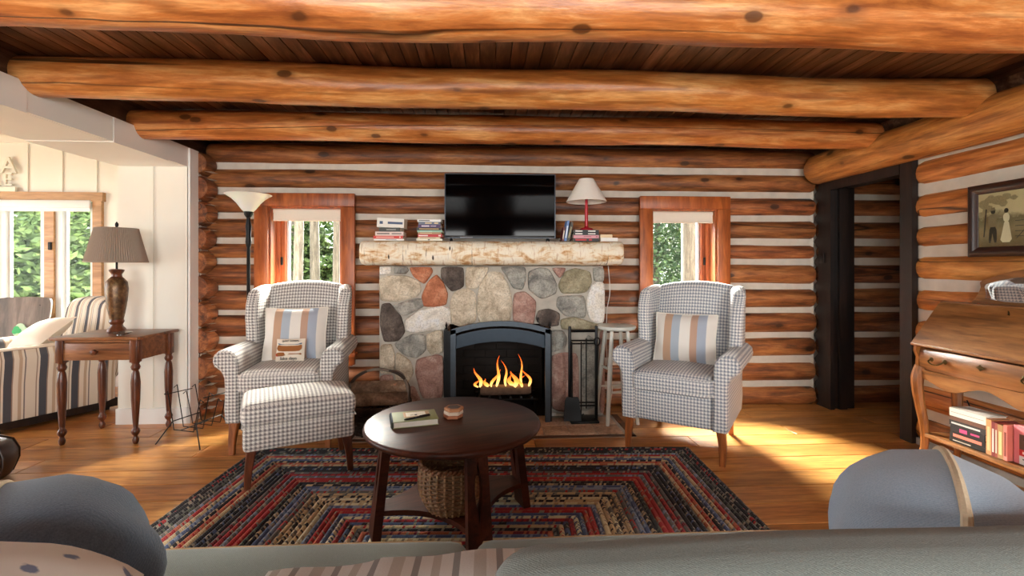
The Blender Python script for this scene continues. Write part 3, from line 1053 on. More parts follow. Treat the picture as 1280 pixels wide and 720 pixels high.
def leg_mesh(name, m, top, bot, h, dx=0, dy=0, curve=0.0):
    mb, rows = MB(), []
    for i in range(7):
        q = i / 6
        w = bot + (top - bot) * q ** 1.2
        ox = dx * (1 - q) + curve * math.sin(q * PI) * (1 if dx >= 0 else -1)
        oy = dy * (1 - q)
        e = w * .12
        z = h * q
        rows.append([(ox + a * w / 2, oy + b * w / 2, z) for a, b in ((-1, -.76), (-.76, -1), (.76, -1), (1, -.76), (1, .76), (.76, 1), (-.76, 1), (-1, .76))])
    mb.strip(rows, closed=True)
    mb.add(rows[0], [tuple(range(8))]).add(rows[-1], [tuple(range(8))])
    return mb.mesh(name, m, smooth=30)


def wing_chair(label, loc, rz, cloth, legm):
    t = thing('wing_chair', label, 'armchair', loc, rz)
    MB().rbox((0, -.03, .305), (.66, .62, .21), .03, 3, lambda p: (p.x, p.y - (.012 if p.y < 0 else 0) * (1 - (p.x / .33) ** 2), p.z)).build('seat_frame', cloth, t, uv=True)

    def puff(p):
        return (p.x * (1 + .02 * (1 - (p.z / .08) ** 2)), p.y, p.z + (.022 if p.z > 0 else 0) * (1 - (p.x / .28) ** 2) * (1 - (p.y / .31) ** 2))
    sc_ = MB().rbox((0, -.10, .465), (.53, .60, .135), .05, 6, puff, k=3).build('seat_cushion', cloth, t, uv=True)
    for zz in (.42, .512):
        pts = [(sx * (.235 if e else .266), sy * (.30 if e else .268) - .10, zz) for sx, sy, e in ((-1, -1, 0), (-1, -1, 1), (1, -1, 1), (1, -1, 0), (1, 1, 0), (1, 1, 1), (-1, 1, 1), (-1, 1, 0))]
        MB().tube(pts, .006, 6, closed=True).build('welt', cloth, sc_, uv=True)

    def back(p):
        top = max(0, p.z / .31)
        z = p.z + .035 * top * (1 - (p.x / .30) ** 2)
        y = p.y + .16 * max(0, p.z / .66 + .5) ** 1.3 - (.03 * (1 - (p.x / .3) ** 2) * (1 - (p.z / .35) ** 2) if p.y < 0 else 0)
        return (p.x, y, z)
    MB().rbox((0, .215, .735), (.60, .12, .66), .04, 6, back, k=3).build('backrest', cloth, t, uv=True)
    for s in (-1, 1):
        def wing(p, s=s):
            q = p.z / .44 + .5                      # 0 bottom, 1 top
            y = p.y * (1 - .20 * q) + .075 * q
            if p.y < 0:
                y -= .045 * math.sin(max(0, min(1, (q - .2) / .8)) * PI)
            x = p.x + s * .035 * max(0, -p.y / .15) * (.4 + .6 * q)
            return (x, y, p.z - (.03 * max(0, -p.y / .15) if q > .8 else 0))
        MB().rbox((s * .315, .195, .835), (.095, .32, .47), .043, 4, wing, k=3).build('wing', cloth, t, uv=True)
        prof = [(.255, .205), (.345, .205), (.352, .30), (.348, .42), (.352, .50), (.375, .545), (.412, .57), (.424, .605), (.416, .645), (.385, .672), (.345, .678), (.302, .665), (.272, .635), (.262, .58), (.258, .45), (.256, .32)]
        prof = [(x * s, z) for x, z in prof]
        if s < 0:
            prof = prof[::-1]
        loft_y(prof, [-.375, -.368, -.352, -.2, 0, .15, .27, .30], [.02, .006, 0, 0, 0, 0, .0, .02]).build('arm', cloth, t, uv=True, smooth=50)
        cpts = []
        for i in range(15):
            a = -PI * .45 + i * PI * 1.5 / 14
            cpts.append((s * (.343 + .062 * math.cos(a)), -.377, .612 + .052 * math.sin(a)))
        MB().tube(cpts, .005, 6).build('welt', cloth, t, uv=True)
        put('leg', leg_mesh('leg', legm, .058, .034, .21, s * .012, -.018, .006), t, (s * .30, -.315, 0))
        put('leg', leg_mesh('leg', legm, .05, .034, .215, s * .0, .06, 0), t, (s * .27, .235, 0))
    t.scale = (.94, 1, 1)
    return t


wing_chair('taupe houndstooth wingback armchair standing behind the matching footstool', (-1.385, 3.50, 0), R(7), M['hound_warm'], M['leg'])
wing_chair('blue-grey houndstooth wingback armchair beside the white stool', (1.385, 3.225, 0), R(-36), M['hound'], M['leg'])

ot = thing('footstool', 'taupe houndstooth footstool with dark red wooden legs', 'footstool', (-1.115, 2.875, .0135), R(25))
MB().rbox((0, 0, .27), (.575, .40, .145), .025, 3).build('base', M['hound_warm'], ot, uv=True)
MB().rbox((0, 0, .39), (.60, .425, .125), .05, 6, lambda p: (p.x, p.y, p.z + (.028 if p.z > 0 else 0) * (1 - (p.x / .3) ** 2) * (1 - (p.y / .213) ** 2)), k=3).build('cushion', M['hound_warm'], ot, uv=True)
MB().tube([(sx * .29, sy * .203, .333) for sx, sy in ((-1, -1), (1, -1), (1, 1), (-1, 1))], .006, 6, closed=True).build('welt', M['hound_warm'], ot, uv=True)
for sx in (-1, 1):
    for sy in (-1, 1):
        put('leg', leg_mesh('leg', M['leg_dark'], .05, .032, .20, sx * .02, sy * .012, .004), ot, (sx * .245, sy * .16, 0))


# ---------------------------------------------------------------- cushions
def pillow(w, h, d, pinch=.06, n=10, lump=.008, seed=1, rnd=0.0):
    """knife-edge cushion in the local xz plane, y is the thickness"""
    mb = MB()
    uv_of = lambda a, b: (a * .5 + .5, b * .5 + .5)
    for side in (-1, 1):
        grid = []
        for j in range(n + 1):
            for i in range(n + 1):
                a, b = i / n * 2 - 1, j / n * 2 - 1
                x, z = a * w / 2 * (1 - pinch * (1 - abs(b)) * (abs(a) ** 3)), b * h / 2 * (1 - pinch * (1 - abs(a)) * (abs(b) ** 3))
                x, z = x * math.sqrt(1 - rnd * b * b / 2), z * math.sqrt(1 - rnd * a * a / 2)
                th_ = d / 2 * ((1 - abs(a) ** 2.6) * (1 - abs(b) ** 2.6)) ** .55
                th_ += lump * mnoise.noise((a * 2.2 + seed, b * 2.2, side)) * (1 - a * a) * (1 - b * b)
                grid.append((x, side * th_, z))
        fs, uvs = [], []
        for j in range(n):
            for i in range(n):
                q = [j * (n + 1) + i, j * (n + 1) + i + 1, (j + 1) * (n + 1) + i + 1, (j + 1) * (n + 1) + i]
                u = [uv_of(k % (n + 1) / n * 2 - 1, k // (n + 1) / n * 2 - 1) for k in q]
                if side > 0:
                    q, u = q[::-1], u[::-1]
                fs.append(tuple(q))
                uvs.append(u)
        mb.add(grid, fs, 0, uvs)
    return mb


def pillow_edge(w, h, pinch=.06, n=12, rnd=0.0):
    pts = []
    for k in range(4):
        for i in range(n):
            t_ = i / n * 2 - 1
            a, b = ((t_, -1), (1, t_), (-t_, 1), (-1, -t_))[k]
            pts.append((a * w / 2 * (1 - pinch * (1 - abs(b)) * (abs(a) ** 3)) * math.sqrt(1 - rnd * b * b / 2), 0, b * h / 2 * (1 - pinch * (1 - abs(a)) * (abs(b) ** 3)) * math.sqrt(1 - rnd * a * a / 2)))
    return pts


def text_mesh(s, size, depth, mat):
    cu = bpy.data.curves.new('lettering', 'FONT')
    cu.body, cu.size, cu.extrude, cu.align_x, cu.align_y = s, size, depth, 'CENTER', 'CENTER'
    o = bpy.data.objects.new('lettering', cu)
    COL.objects.link(o)
    bpy.context.view_layer.update()
    dg = bpy.context.evaluated_depsgraph_get()
    me = bpy.data.meshes.new_from_object(o.evaluated_get(dg))
    bpy.data.objects.remove(o)
    me.materials.clear()
    me.materials.append(mat)
    return me


def on_chair(local, chair_loc, rz):
    return Vector(chair_loc) + Matrix.Rotation(rz, 3, 'Z') @ Vector(local)


# pillows of the two wing chairs
for lab, cl, rz, loc, tilt, w, h in (
        ('square cream, tan and blue striped pillow behind the small canoe pillow', (-1.385, 3.49, 0), R(7), (.0, .035, .715), R(-16), .43, .40),
        ('cream, tan and blue striped pillow on the armchair beside the stool', (1.385, 3.225, 0), R(-36), (-.01, .045, .70), R(-16), .42, .36)):
    p = pillow(w, h, .15, seed=len(lab)).build('throw_pillow', M['pillow_stripe'], None, on_chair(loc, cl, rz), (tilt, 0, rz + R(2)), uv=True, smooth=80)
    tag(p, lab, 'pillow')
    MB().tube(pillow_edge(w, h), .004, 6, closed=True).build('seam', M['cream'], p)
sp = thing('small_pillow', 'small cream pillow printed with a brown canoe and paddle', 'pillow', on_chair((.005, -.115, .628), (-1.385, 3.49, 0), R(7)), R(5))
sp.rotation_euler = (R(-14), 0, R(5))
M['linen'] = fabric('cream_linen', S(226, 212, 192), S(240, 230, 214), 500)
pl_ = pillow(.19, .155, .052, pinch=.03).build('cushion', M['linen'], sp, uv=True, smooth=80)


def decal(poly, z, m, name, par, yo=-.0405, d=.004):
    MB().prism(chaikin(poly, 1, .18), yo - d, yo + d, 'xz').build(name, m, par)


can = plain('brown_embroidery', S(150, 92, 44), .9, scale=300, bump=.5)
decal([(-.075, .034), (-.083, .008), (-.068, -.012), (.06, -.012), (.08, .004), (.08, .034), (.05, .026), (-.05, .026)], 0, can, 'canoe_print', sp, -.024)
decal([(-.078, .046), (-.072, .034), (.075, .034), (.08, .048), (.05, .036), (-.05, .036)], 0, plain('blue_embroidery', S(84, 104, 128), .9, scale=300, bump=.5), 'gunwale_print', sp, -.023, .005)
decal([(-.066, -.018), (-.085, -.026), (-.075, -.044), (-.04, -.044), (-.015, -.033), (.06, -.032), (.078, -.038), (.078, -.024), (.06, -.027), (-.015, -.026), (-.04, -.018)], 0, can, 'paddle_print', sp, -.021, .005)
decal([(-.072, -.018), (-.089, -.028), (-.085, -.045), (-.066, -.044), (-.066, -.02)], 0, plain('red_embroidery', S(190, 44, 34), .9, scale=300, bump=.5), 'paddle_tip_print', sp, -.019, .005)
ink = plain('dark_ink', S(40, 36, 34), .9)
put('lettering', text_mesh('lake days', .030, .002, ink), sp, (-.004, -.019, -.060), (R(90), 0, 0))
put('lettering', text_mesh('quiet waters', .022, .002, ink), sp, (-.0, -.018, .061), (R(90), 0, 0))

# ---------------------------------------------------------------- coffee table with basket
TC = (-.156, 2.247)
ct = thing('coffee_table', 'round dark mahogany coffee table with pierced legs on the braided rug', 'table', (*TC, .0135), R(21))
MB().lathe([(0, .435), (.385, .435), (.405, .440), (.412, .452), (.408, .464), (.398, .468), (0, .468)], 64, cap=False).build('tabletop', M['mahog'], ct, smooth=50)
ap = MB()
ap.b2(-.31, .31, -.018, .018, .385, .435).b2(-.018, .018, -.31, .31, .385, .435)
ap.build('cross_brace', M['mahog'], ct)
sh = []
for k in range(4):
    a0 = k * PI / 2
    p0 = Vector((.345 * math.cos(a0), .345 * math.sin(a0)))
    p1 = Vector((.345 * math.cos(a0 + PI / 2), .345 * math.sin(a0 + PI / 2)))
    pd = Vector((-math.sin(a0), math.cos(a0)))
    pe = Vector((math.cos(a0), math.sin(a0)))
    A, B = p0 + pd * .045, p1 + pe * .045
    C_ = (A + B) * .5 * .5
    sh.append((p0.x - pd.x * .045, p0.y - pd.y * .045))
    for i in range(9):
        q = i / 8
        P_ = A * (1 - q) ** 2 + C_ * 2 * q * (1 - q) + B * q * q
        sh.append((P_.x, P_.y))
MB().prism(sh, .105, .128, 'xy').build('shelf', M['mahog'], ct)
for k in range(4):
    lg = MB()
    # leg board with a lens-shaped hole: built from the two halves either side of it
    Ht = .435
    half = []
    zs_ = [0, .06, .14, .20, .235, .265, .295, .325, .36, .40, Ht]
    def hole(z):
        q = (z - .28) / .085
        return .017 * math.sqrt(max(0, 1 - abs(q) ** 1.6)) if abs(q) < 1 else 0
    for s in (-1, 1):
        rows = []
        for z in zs_:
            w = .054 - .010 * (z / Ht)
            r0 = .362 - .05 * (z / Ht)
            i_ = s * max(hole(z), .0003)
            rows.append([(r0 - .019, i_, z), (r0 + .019, i_, z), (r0 + .019, s * w, z), (r0 - .019, s * w, z)])
        lg.strip(rows, closed=True)
        lg.add(rows[0], [(0, 1, 2, 3)]).add(rows[-1], [(0, 1, 2, 3)])
    # corbel under the top
    lg.prism([(.20, .43), (.30, .43), (.318, .33)], -.014, .014, 'xz')
    lg.build('leg', M['mahog'], ct, (0, 0, 0), (0, 0, k * PI / 2), smooth=30)


def woven(name, prof, nst, rows, rad, mats, parent, seed=1, rim=.012):
    """basket of real stakes and weavers; prof: (radius, z)"""
    H = prof[-1][1]

    def rr(z):
        for (r0, z0), (r1, z1) in zip(prof, prof[1:]):
            if z <= z1:
                return r0 + (r1 - r0) * (z - z0) / max(1e-6, z1 - z0)
        return prof[-1][0]
    st = MB()
    for k in range(nst):
        a = 2 * PI * k / nst
        st.tube([((rr(H * i / 6) + rad * .9) * math.cos(a), (rr(H * i / 6) + rad * .9) * math.sin(a), H * i / 6) for i in range(7)], rad * .95, 5)
    st.build('stakes', mats[1], parent)
    wv = MB()
    N = nst * 3
    for j in range(rows):
        z = H * (j + .5) / rows
        pts = []
        for i in range(N):
            a = 2 * PI * i / N
            off = rad * 1.1 * math.cos(PI * i / 3 + (PI if j % 2 else 0))
            r_ = rr(z) + off
            pts.append((r_ * math.cos(a), r_ * math.sin(a), z + .25 * rad * mnoise.noise((i * .6, j, seed))))
        wv.tube(pts, rad, 5, closed=True)
    w_ = wv.build('weave', mats[0], parent, smooth=60)
    w_['kind'] = 'stuff'
    rm = MB()
    for ph in (0, PI):
        N2 = 96
        rm.tube([((rr(H) + rim * .5 * math.cos(i * 2 * PI / N2 * 20 + ph)) * math.cos(2 * PI * i / N2), (rr(H) + rim * .5 * math.cos(i * 2 * PI / N2 * 20 + ph)) * math.sin(2 * PI * i / N2), H + rim * .5 * math.sin(i * 2 * PI / N2 * 20 + ph)) for i in range(N2)], rim * .6, 6, closed=True)
    rm.build('rim', mats[2], parent)
    MB().lathe([(0, .004), (prof[0][0], .004), (prof[0][0], .012), (0, .012)], 24, cap=False).build('bottom', mats[1], parent)


M['wick'] = plain('grey_brown_willow', S(146, 116, 86), .7, var=.35, scale=26, bump=.4)
M['wick_l'] = plain('pale_willow', S(186, 154, 116), .7, var=.25, scale=26, bump=.4)
M['wick_r'] = plain('brown_rim_willow', S(126, 80, 46), .6, var=.3, scale=30, bump=.4)
bk = thing('wicker_basket', 'round woven willow basket on the shelf under the coffee table', 'basket', (-.155, 2.11, .1425))
woven('wicker_basket', [(.095, 0), (.125, .05), (.138, .10), (.140, .15), (.134, .20)], 26, 21, .0052, (M['wick'], M['wick_l'], M['wick_r']), bk)

# notebook, pen, coasters
TT = .4825
nbk = thing('notebook', 'sage green notebook with a printed label on the coffee table', 'book', (-.335, 2.225, TT), R(14))
gcov = plain('sage_green_cover', S(150, 158, 110), .6, var=.06)
MB().b2(-.098, .098, -.073, .073, .003, .026).build('pages', plain('paper_edges', S(232, 228, 214), .8), nbk)
MB().rbox((0, 0, .0275), (.204, .152, .003), .001, 1, k=1).build('cover', gcov, nbk)
MB().rbox((0, 0, .0015), (.204, .152, .003), .001, 1, k=1).build('back_cover', gcov, nbk)
MB().rbox((-.103, 0, .0145), (.006, .152, .029), .002, 1, k=1).build('spine', plain('dark_green_spine', S(52, 60, 50), .6), nbk)
for k in range(14):
    MB().tube([(-.104 + .007 * math.cos(a), -.065 + k * .01, .0145 + .017 * math.sin(a)) for a in [2 * PI * q / 10 for q in range(10)]], .0012, 5, closed=True).build('wire_ring', M['steel'], nbk)
lb = MB().b2(-.05, .07, -.022, .06, .029, .0296).build('label_border', plain('tan_label', S(196, 160, 116), .7), nbk)
MB().b2(-.038, .052, -.012, .05, .0296, .0301).build('label_paper', plain('cream_label', S(236, 228, 208), .7), lb)
MB().b2(.0, .012, .0, .012, .0301, .0305).b2(-.02, -.004, .005, .008, .0301, .0305).build('label_print', ink, lb)
pen = thing('pen', 'black ballpoint pen lying across the green notebook', 'pen', (-.315, 2.18, TT + .0345), R(32))
MB().tube([(-.065, 0, 0), (-.052, 0, 0), (.05, 0, 0), (.062, 0, 0)], [.0015, .005, .005, .004], 10).build('barrel', plain('black_plastic', S(16, 16, 17), .3), pen)
MB().tube([(.01, 0, .0055), (.058, 0, .0055)], .0016, 6).build('clip', M['black_metal'], pen)
MB().lathe([(.0051, -.003), (.0051, .003)], 10).build('ring', M['steel'], pen, (-.01, 0, 0), (0, R(90), 0))
CM = [wood('coaster_oak', S(150, 92, 54), S(186, 126, 82), S(204, 150, 108), rough=.5), plain('coaster_cream', S(222, 206, 186), .6), wood('coaster_terracotta', S(150, 88, 56), S(190, 122, 84), S(206, 146, 106), rough=.5)]
hexp = [(.047 * math.cos(R(60 * k)), .047 * math.sin(R(60 * k))) for k in range(6)]
for k, (m, lab) in enumerate(zip((CM[2], CM[1], CM[0]), ('terracotta hexagonal coaster, lowest of the stack on the table', 'cream hexagonal coaster in the middle of the stack', 'oak hexagonal coaster with grey face, on top of the stack'))):
    c = thing('coaster', lab, 'coaster', (-.16 + .002 * k, 2.285, TT + .0165 * k), R(4 * k), 'hexagonal coasters on the coffee table')
    mb = MB()
    rows = [[(x * s, y * s, z) for x, y in hexp] for s, z in ((.94, 0), (1, .0025), (1, .0135), (.94, .016))]
    mb.strip(rows, closed=True).add(rows[0], [tuple(range(6))]).add(rows[-1], [tuple(range(6))])
    mb.build('block', m, c, smooth=0)
    if k == 2:
        MB().prism([(x * .72, y * .72) for x, y in hexp], .0158, .0167, 'xy').build('inlay', plain('grey_slate_face', S(92, 84, 80), .6), c)

# ---------------------------------------------------------------- braided rug
def braided_rug():
    W, D, wd = 2.86, 2.34, .0262
    n = int(D / 2 / wd)
    pal = dict(k=(34, 34, 38), g=(92, 92, 90), r=(150, 40, 42), m=(104, 34, 44), b=(70, 84, 116), l=(120, 134, 156), t=(178, 158, 122), c=(206, 194, 164), o=(164, 92, 66), v=(84, 72, 88), e=(70, 78, 66))
    seq = ['kg', 'kr', 'kg', 'ke', 'gl', 'ro', 'tg', 'bl', 'kt', 'or', 'to', 'kg', 'kb', 'kk', 'gm', 'rm', 'gl', 'rr', 'ro', 'ke', 'kt', 'bl', 'lb', 'gr', 'tg', 'kt', 'cg', 'tk', 'ct', 'bl', 'rr', 'ro', 'bl', 'cb', 'rm', 'bk', 'tr', 'kg', 'om', 'bl', 'ct', 'rm', 'ke', 'tg', 'rr', 'bk']
    verts, faces, ca, cb, uvs = [], [], [], [], []
    for i in range(n):
        a, b = seq[i % len(seq)]
        A, B = [S(*[min(235, q * 1.16 + 4) for q in pal[k]]) for k in (a, b)]
        o0, o1 = i * wd, (i + 1) * wd
        ring = []
        for q, z in ((0, .003), (.18, .0095), (.5, .0122), (.82, .0095), (1, .003)):
            o = o0 + (o1 - o0) * q
            hx, hy = W / 2 - o, D / 2 - o
            ring.append([(-hx, -hy, z), (hx, -hy, z), (hx, hy, z), (-hx, hy, z)])
        for q in range(4):
            for k in range(4):
                k2 = (k + 1) % 4
                base = len(verts)
                P = [ring[q][k], ring[q][k2], ring[q + 1][k2], ring[q + 1][k]]
                verts += P
                faces.append((base, base + 1, base + 2, base + 3))
                ax = 0 if k in (0, 2) else 1
                uvs.append([(p[ax] + i * .37, i + (.0, .0, .25, .25)[w] + q * .25) for w, p in enumerate(P)])
                ca.append(A)
                cb.append(B)
    # underside and core
    base = len(verts)
    verts += [(-W / 2, -D / 2, 0), (W / 2, -D / 2, 0), (W / 2, D / 2, 0), (-W / 2, D / 2, 0)]
    hx, hy = W / 2 - n * wd, D / 2 - n * wd
    verts += [(-hx, -hy, .006), (hx, -hy, .006), (hx, hy, .006), (-hx, hy, .006)]
    faces += [(base + 3, base + 2, base + 1, base), (base + 4, base + 5, base + 6, base + 7)]
    for k in range(4):
        k2 = (k + 1) % 4
        verts += [(verts[base + k][0], verts[base + k][1], .003)]
    for k in range(4):
        k2 = (k + 1) % 4
        faces.append((base + k, base + k2, base + 8 + k2, base + 8 + k))
    while len(ca) < len(faces):
        ca.append(S(60, 60, 62)); cb.append(S(90, 84, 80)); uvs.append([(0, 0)] * 4)
    me = bpy.data.meshes.new('braided_rug')
    me.from_pydata(verts, [], faces)
    lay = me.uv_layers.new(name='UVMap')
    A1 = me.color_attributes.new('strand_a', 'FLOAT_COLOR', 'CORNER')
    A2 = me.color_attributes.new('strand_b', 'FLOAT_COLOR', 'CORNER')
    lay, A1, A2 = me.uv_layers['UVMap'], me.color_attributes['strand_a'], me.color_attributes['strand_b']
    for p in me.polygons:
        for w, li in enumerate(p.loop_indices):
            lay.data[li].uv = uvs[p.index][w]
            A1.data[li].color = ca[p.index]
            A2.data[li].color = cb[p.index]
    t = NT('braided_wool')
    uv = t.n('TexCoord').outputs['UV']
    sp_ = t.n('SeparateXYZ', {0: uv})
    u, v = sp_.outputs[0], sp_.outputs[1]
    fv = t.math('FRACT', v)
    # slanted strands: two half-braids leaning opposite ways
    tri = t.math('ABSOLUTE', t.math('SUBTRACT', fv, .5))
    uu = t.math('ADD', t.math('DIVIDE', u, .012), t.math('MULTIPLY', tri, 1.2))
    cell = t.n('CombineXYZ', {0: t.math('FLOOR', uu), 1: t.math('FLOOR', t.math('MULTIPLY', v, 2))})
    wn = t.n('TexWhiteNoise', {0: cell.outputs[0]}, noise_dimensions='2D').outputs[0]
    a_, b_ = t.n('Attribute', attribute_name='strand_a').outputs[0], t.n('Attribute', attribute_name='strand_b').outputs[0]
    col = t.mix(t.math('GREATER_THAN', wn, .66), a_, b_)
    col = t.mix(t.math('GREATER_THAN', wn, .92), col, S(160, 150, 132))
    gap = t.ramp(t.math('FRACT', uu), [(0, (0, 0, 0)), (.16, (1, 1, 1)), (.84, (1, 1, 1)), (1, (0, 0, 0))])
    fz = t.noise(t.coord('Object'), 420, 2)
    col = t.mix(t.math('MULTIPLY', fz, .35), col, t.mix(.5, col, S(30, 28, 30)))
    t.bump(t.math('ADD', gap, t.math('MULTIPLY', fz, .6)), .6, .004)
    me.materials.append(t.fin(col, .95, 0, .1, Sheen_Weight=.15))
    me.update()
    me.shade_smooth()
    me.set_sharp_from_angle(angle=R(80))
    rg = put('braided_rug', me, None, (-.14, 1.975, .0005), (0, 0, R(-2.6)))
    tag(rg, 'rectangular braided wool rug in red, blue, grey and tan bands', 'rug')


braided_rug()
# ---------------------------------------------------------------- books
paper = plain('book_paper', S(226, 216, 196), .85, var=.08, scale=80)
_cov = {}


def cover_mat(c):
    if c not in _cov:
        _cov[c] = plain('book_cover_%02x%02x%02x' % c, S(*c), .5, var=.06)
    return _cov[c]


def book(label, loc, size, col, rz=0, rot=None, group=None, print_col=None, bars=((.2, .8, .5),), page_col=None):
    """lying book: spine faces local -y, length along x, thickness z; origin at its bottom centre"""
    L, W, T = size
    b = thing('book', label, 'book', loc, rz, group)
    if rot:
        b.rotation_euler = rot
    c = min(.0025, T * .12)
    MB().b2(-L / 2, L / 2, -W / 2, W / 2, 0, c).b2(-L / 2, L / 2, -W / 2, W / 2, T - c, T).b2(-L / 2, L / 2, -W / 2, -W / 2 + c, c, T - c).build('cover', cover_mat(col), b, smooth=0)
    MB().b2(-L / 2 + .003, L / 2 - .003, -W / 2 + c, W / 2 - .004, c, T - c).build('pages', paper, b, smooth=0)
    if print_col:
        for (a0, a1, w) in bars:
            MB().b2(-L / 2 + a0 * L, -L / 2 + a1 * L, -W / 2 - .0008, -W / 2, T * (.5 - w / 2), T * (.5 + w / 2)).build('spine_print', cover_mat(print_col), b, smooth=0)
    return b


def stack(x, y, z, items, group):
    for lab, L, T, col, pc, bars, dx, rz in items:
        book(lab, (x + dx, y, z), (L, .15, T), col, R(rz), None, group, pc, bars)
        z += T + .0008
    return z


G1, G2, G3, G4 = 'books piled at the bark end of the mantel', 'books piled beside the television', 'books under the red lamp', 'books on the desk shelf'
BY = 3.70
stack(-.74, BY, MTOP, [
    ('white paperback at the bottom of the pile with the thick white book', .225, .014, (226, 224, 218), (120, 118, 116), ((.4, .75, .3),), 0, 1),
    ('red paperback with white spine lettering on the mantel', .222, .022, (204, 62, 52), (236, 190, 176), ((.1, .7, .28), (.88, .93, .5)), -.004, -1),
    ('pinkish white paperback with grey title above a red one', .212, .030, (222, 200, 190), (96, 84, 80), ((.06, .5, .3), (.58, .92, .25)), .004, 1),
    ('grey-black paperback under the thick white book', .16, .030, (62, 64, 60), (160, 160, 154), ((.35, .8, .22),), .01, -3)], G1)
book('thick white paperback with navy panels, tilted on top of its pile', (-.727, BY, MTOP + .100), (.205, .14, .070), (226, 222, 212), R(-2), (0, R(2.5), R(-2)), G1, (62, 78, 110), ((.1, .22, .3), (.4, .95, .25)))
stack(-.435, BY, MTOP, [
    ('cream paperback at the bottom of the pile beside the television', .195, .014, (228, 224, 204), (40, 38, 36), ((.45, .52, .6),), 0, 0),
    ('pale yellow thin book beneath a red one beside the television', .17, .012, (224, 206, 168), (150, 110, 80), ((.1, .8, .3),), -.003, 1),
    ('red book with white lettering in the pile beside the television', .185, .022, (186, 42, 44), (236, 220, 214), ((.04, .42, .4), (.85, .95, .4)), .006, -1),
    ('tan paperback lying on a red book beside the television', .175, .014, (170, 132, 92), (224, 200, 160), ((.1, .6, .3),), 0, 2),
    ('pale green paperback in the pile beside the television', .19, .014, (146, 186, 162), (200, 220, 206), ((.1, .6, .3),), .006, -2),
    ('black paperback with gold spine lettering in the pile', .185, .020, (26, 24, 24), (196, 160, 100), ((.1, .9, .3),), -.004, 1),
    ('purple paperback with white lettering near the top of its pile', .17, .022, (74, 46, 92), (222, 214, 226), ((.15, .5, .4), (.55, .8, .2)), .002, -1),
    ('blue and grey paperback lying on a purple one', .165, .020, (98, 108, 124), (222, 196, 150), ((.3, .6, .4), (.72, .9, .5)), 0, 1),
    ('white paperback on top of the pile beside the television', .18, .018, (232, 230, 224), (60, 62, 66), ((.06, .52, .35),), 0, 0)], G2)
zt = stack(.775, BY, MTOP, [
    ('black and red book at the bottom under the red lamp', .195, .022, (30, 22, 24), (186, 40, 44), ((.05, .5, .6), (.6, .72, .6)), 0, 0),
    ('pink book lying under two black ones', .20, .024, (212, 150, 160), (150, 60, 70), ((.4, .7, .2), (.88, .94, .3)), -.002, 0),
    ('black book with white and red spine title on a pink book', .195, .020, (22, 22, 24), (226, 222, 214), ((.05, .34, .5), (.56, .86, .4)), 0, 0),
    ('black book with white and red spine title, directly beneath the red lamp', .195, .020, (20, 20, 22), (228, 224, 216), ((.05, .34, .5), (.56, .86, .4)), -.001, 1)], G3)
stack(.955, BY + .005, MTOP, [
    ('white book lying at the end of the mantel', .135, .028, (230, 228, 222), None, (), .0, 0),
    ('small cream book resting on a white one at the mantel end', .095, .024, (232, 206, 164), None, (), -.025, 2)], G3)
for k, (lab, col, h, T, tilt, x, pc) in enumerate((
        ('narrow burgundy book standing next to the television', (96, 38, 40), .11, .014, 8, .592, (220, 210, 190)),
        ('blue book with pale spine leaning against dark ones', (96, 130, 186), .16, .018, 9, .612, (216, 224, 232)),
        ('dark olive book leaning behind the red lamp', (58, 52, 40), .15, .022, 13, .634, (150, 136, 96)))):
    b = thing('book', lab, 'book', (x, BY + .0, MTOP + .001 + T * math.sin(R(tilt)) * .5), 0, G3)
    b.rotation_euler = (0, R(tilt), 0)
    MB().b2(-T / 2, T / 2, -.06, -.058, 0, h).b2(-T / 2, -T / 2 + .002, -.058, .05, 0, h).b2(T / 2 - .002, T / 2, -.058, .05, 0, h).build('cover', cover_mat(col), b, smooth=0)
    MB().b2(-T / 2 + .002, T / 2 - .002, -.058, .045, .002, h - .003).build('pages', paper, b, smooth=0)
    MB().b2(-T * .28, T * .28, -.0608, -.06, h * .15, h * .75).build('spine_print', cover_mat(pc), b, smooth=0)

# small red lamp on its books
lp = thing('table_lamp', 'small red lamp with a white cone shade standing on mantel books', 'lamp', (.79, 3.70, zt))
red = plain('glossy_red_enamel', S(176, 26, 40), .25, var=.06)
MB().lathe([(0, 0), (.052, 0), (.054, .008), (.046, .016), (.018, .026), (.013, .035)], 28).build('base', red, lp)
MB().lathe([(.013, .03), (.0135, .10), (.011, .22), (.012, .255)], 16).build('stem', red, lp)
MB().lathe([(.009, .25), (.012, .262), (.012, .285), (.016, .29), (.026, .315), (.022, .34), (.0, .35)], 14).build('bulb', plain('bulb_glass', S(238, 232, 220), .3), lp)
M['shade'] = plain('white_parchment_shade', S(238, 228, 216), .8, var=.03, scale=60)
MB().lathe([(.157, .225), (.159, .228), (.058, .405), (.055, .405), (.155, .226)], 40, cap=False).lathe([(.0, .403), (.056, .403)], 40, cap=False).build('lamp_shade', M['shade'], lp)

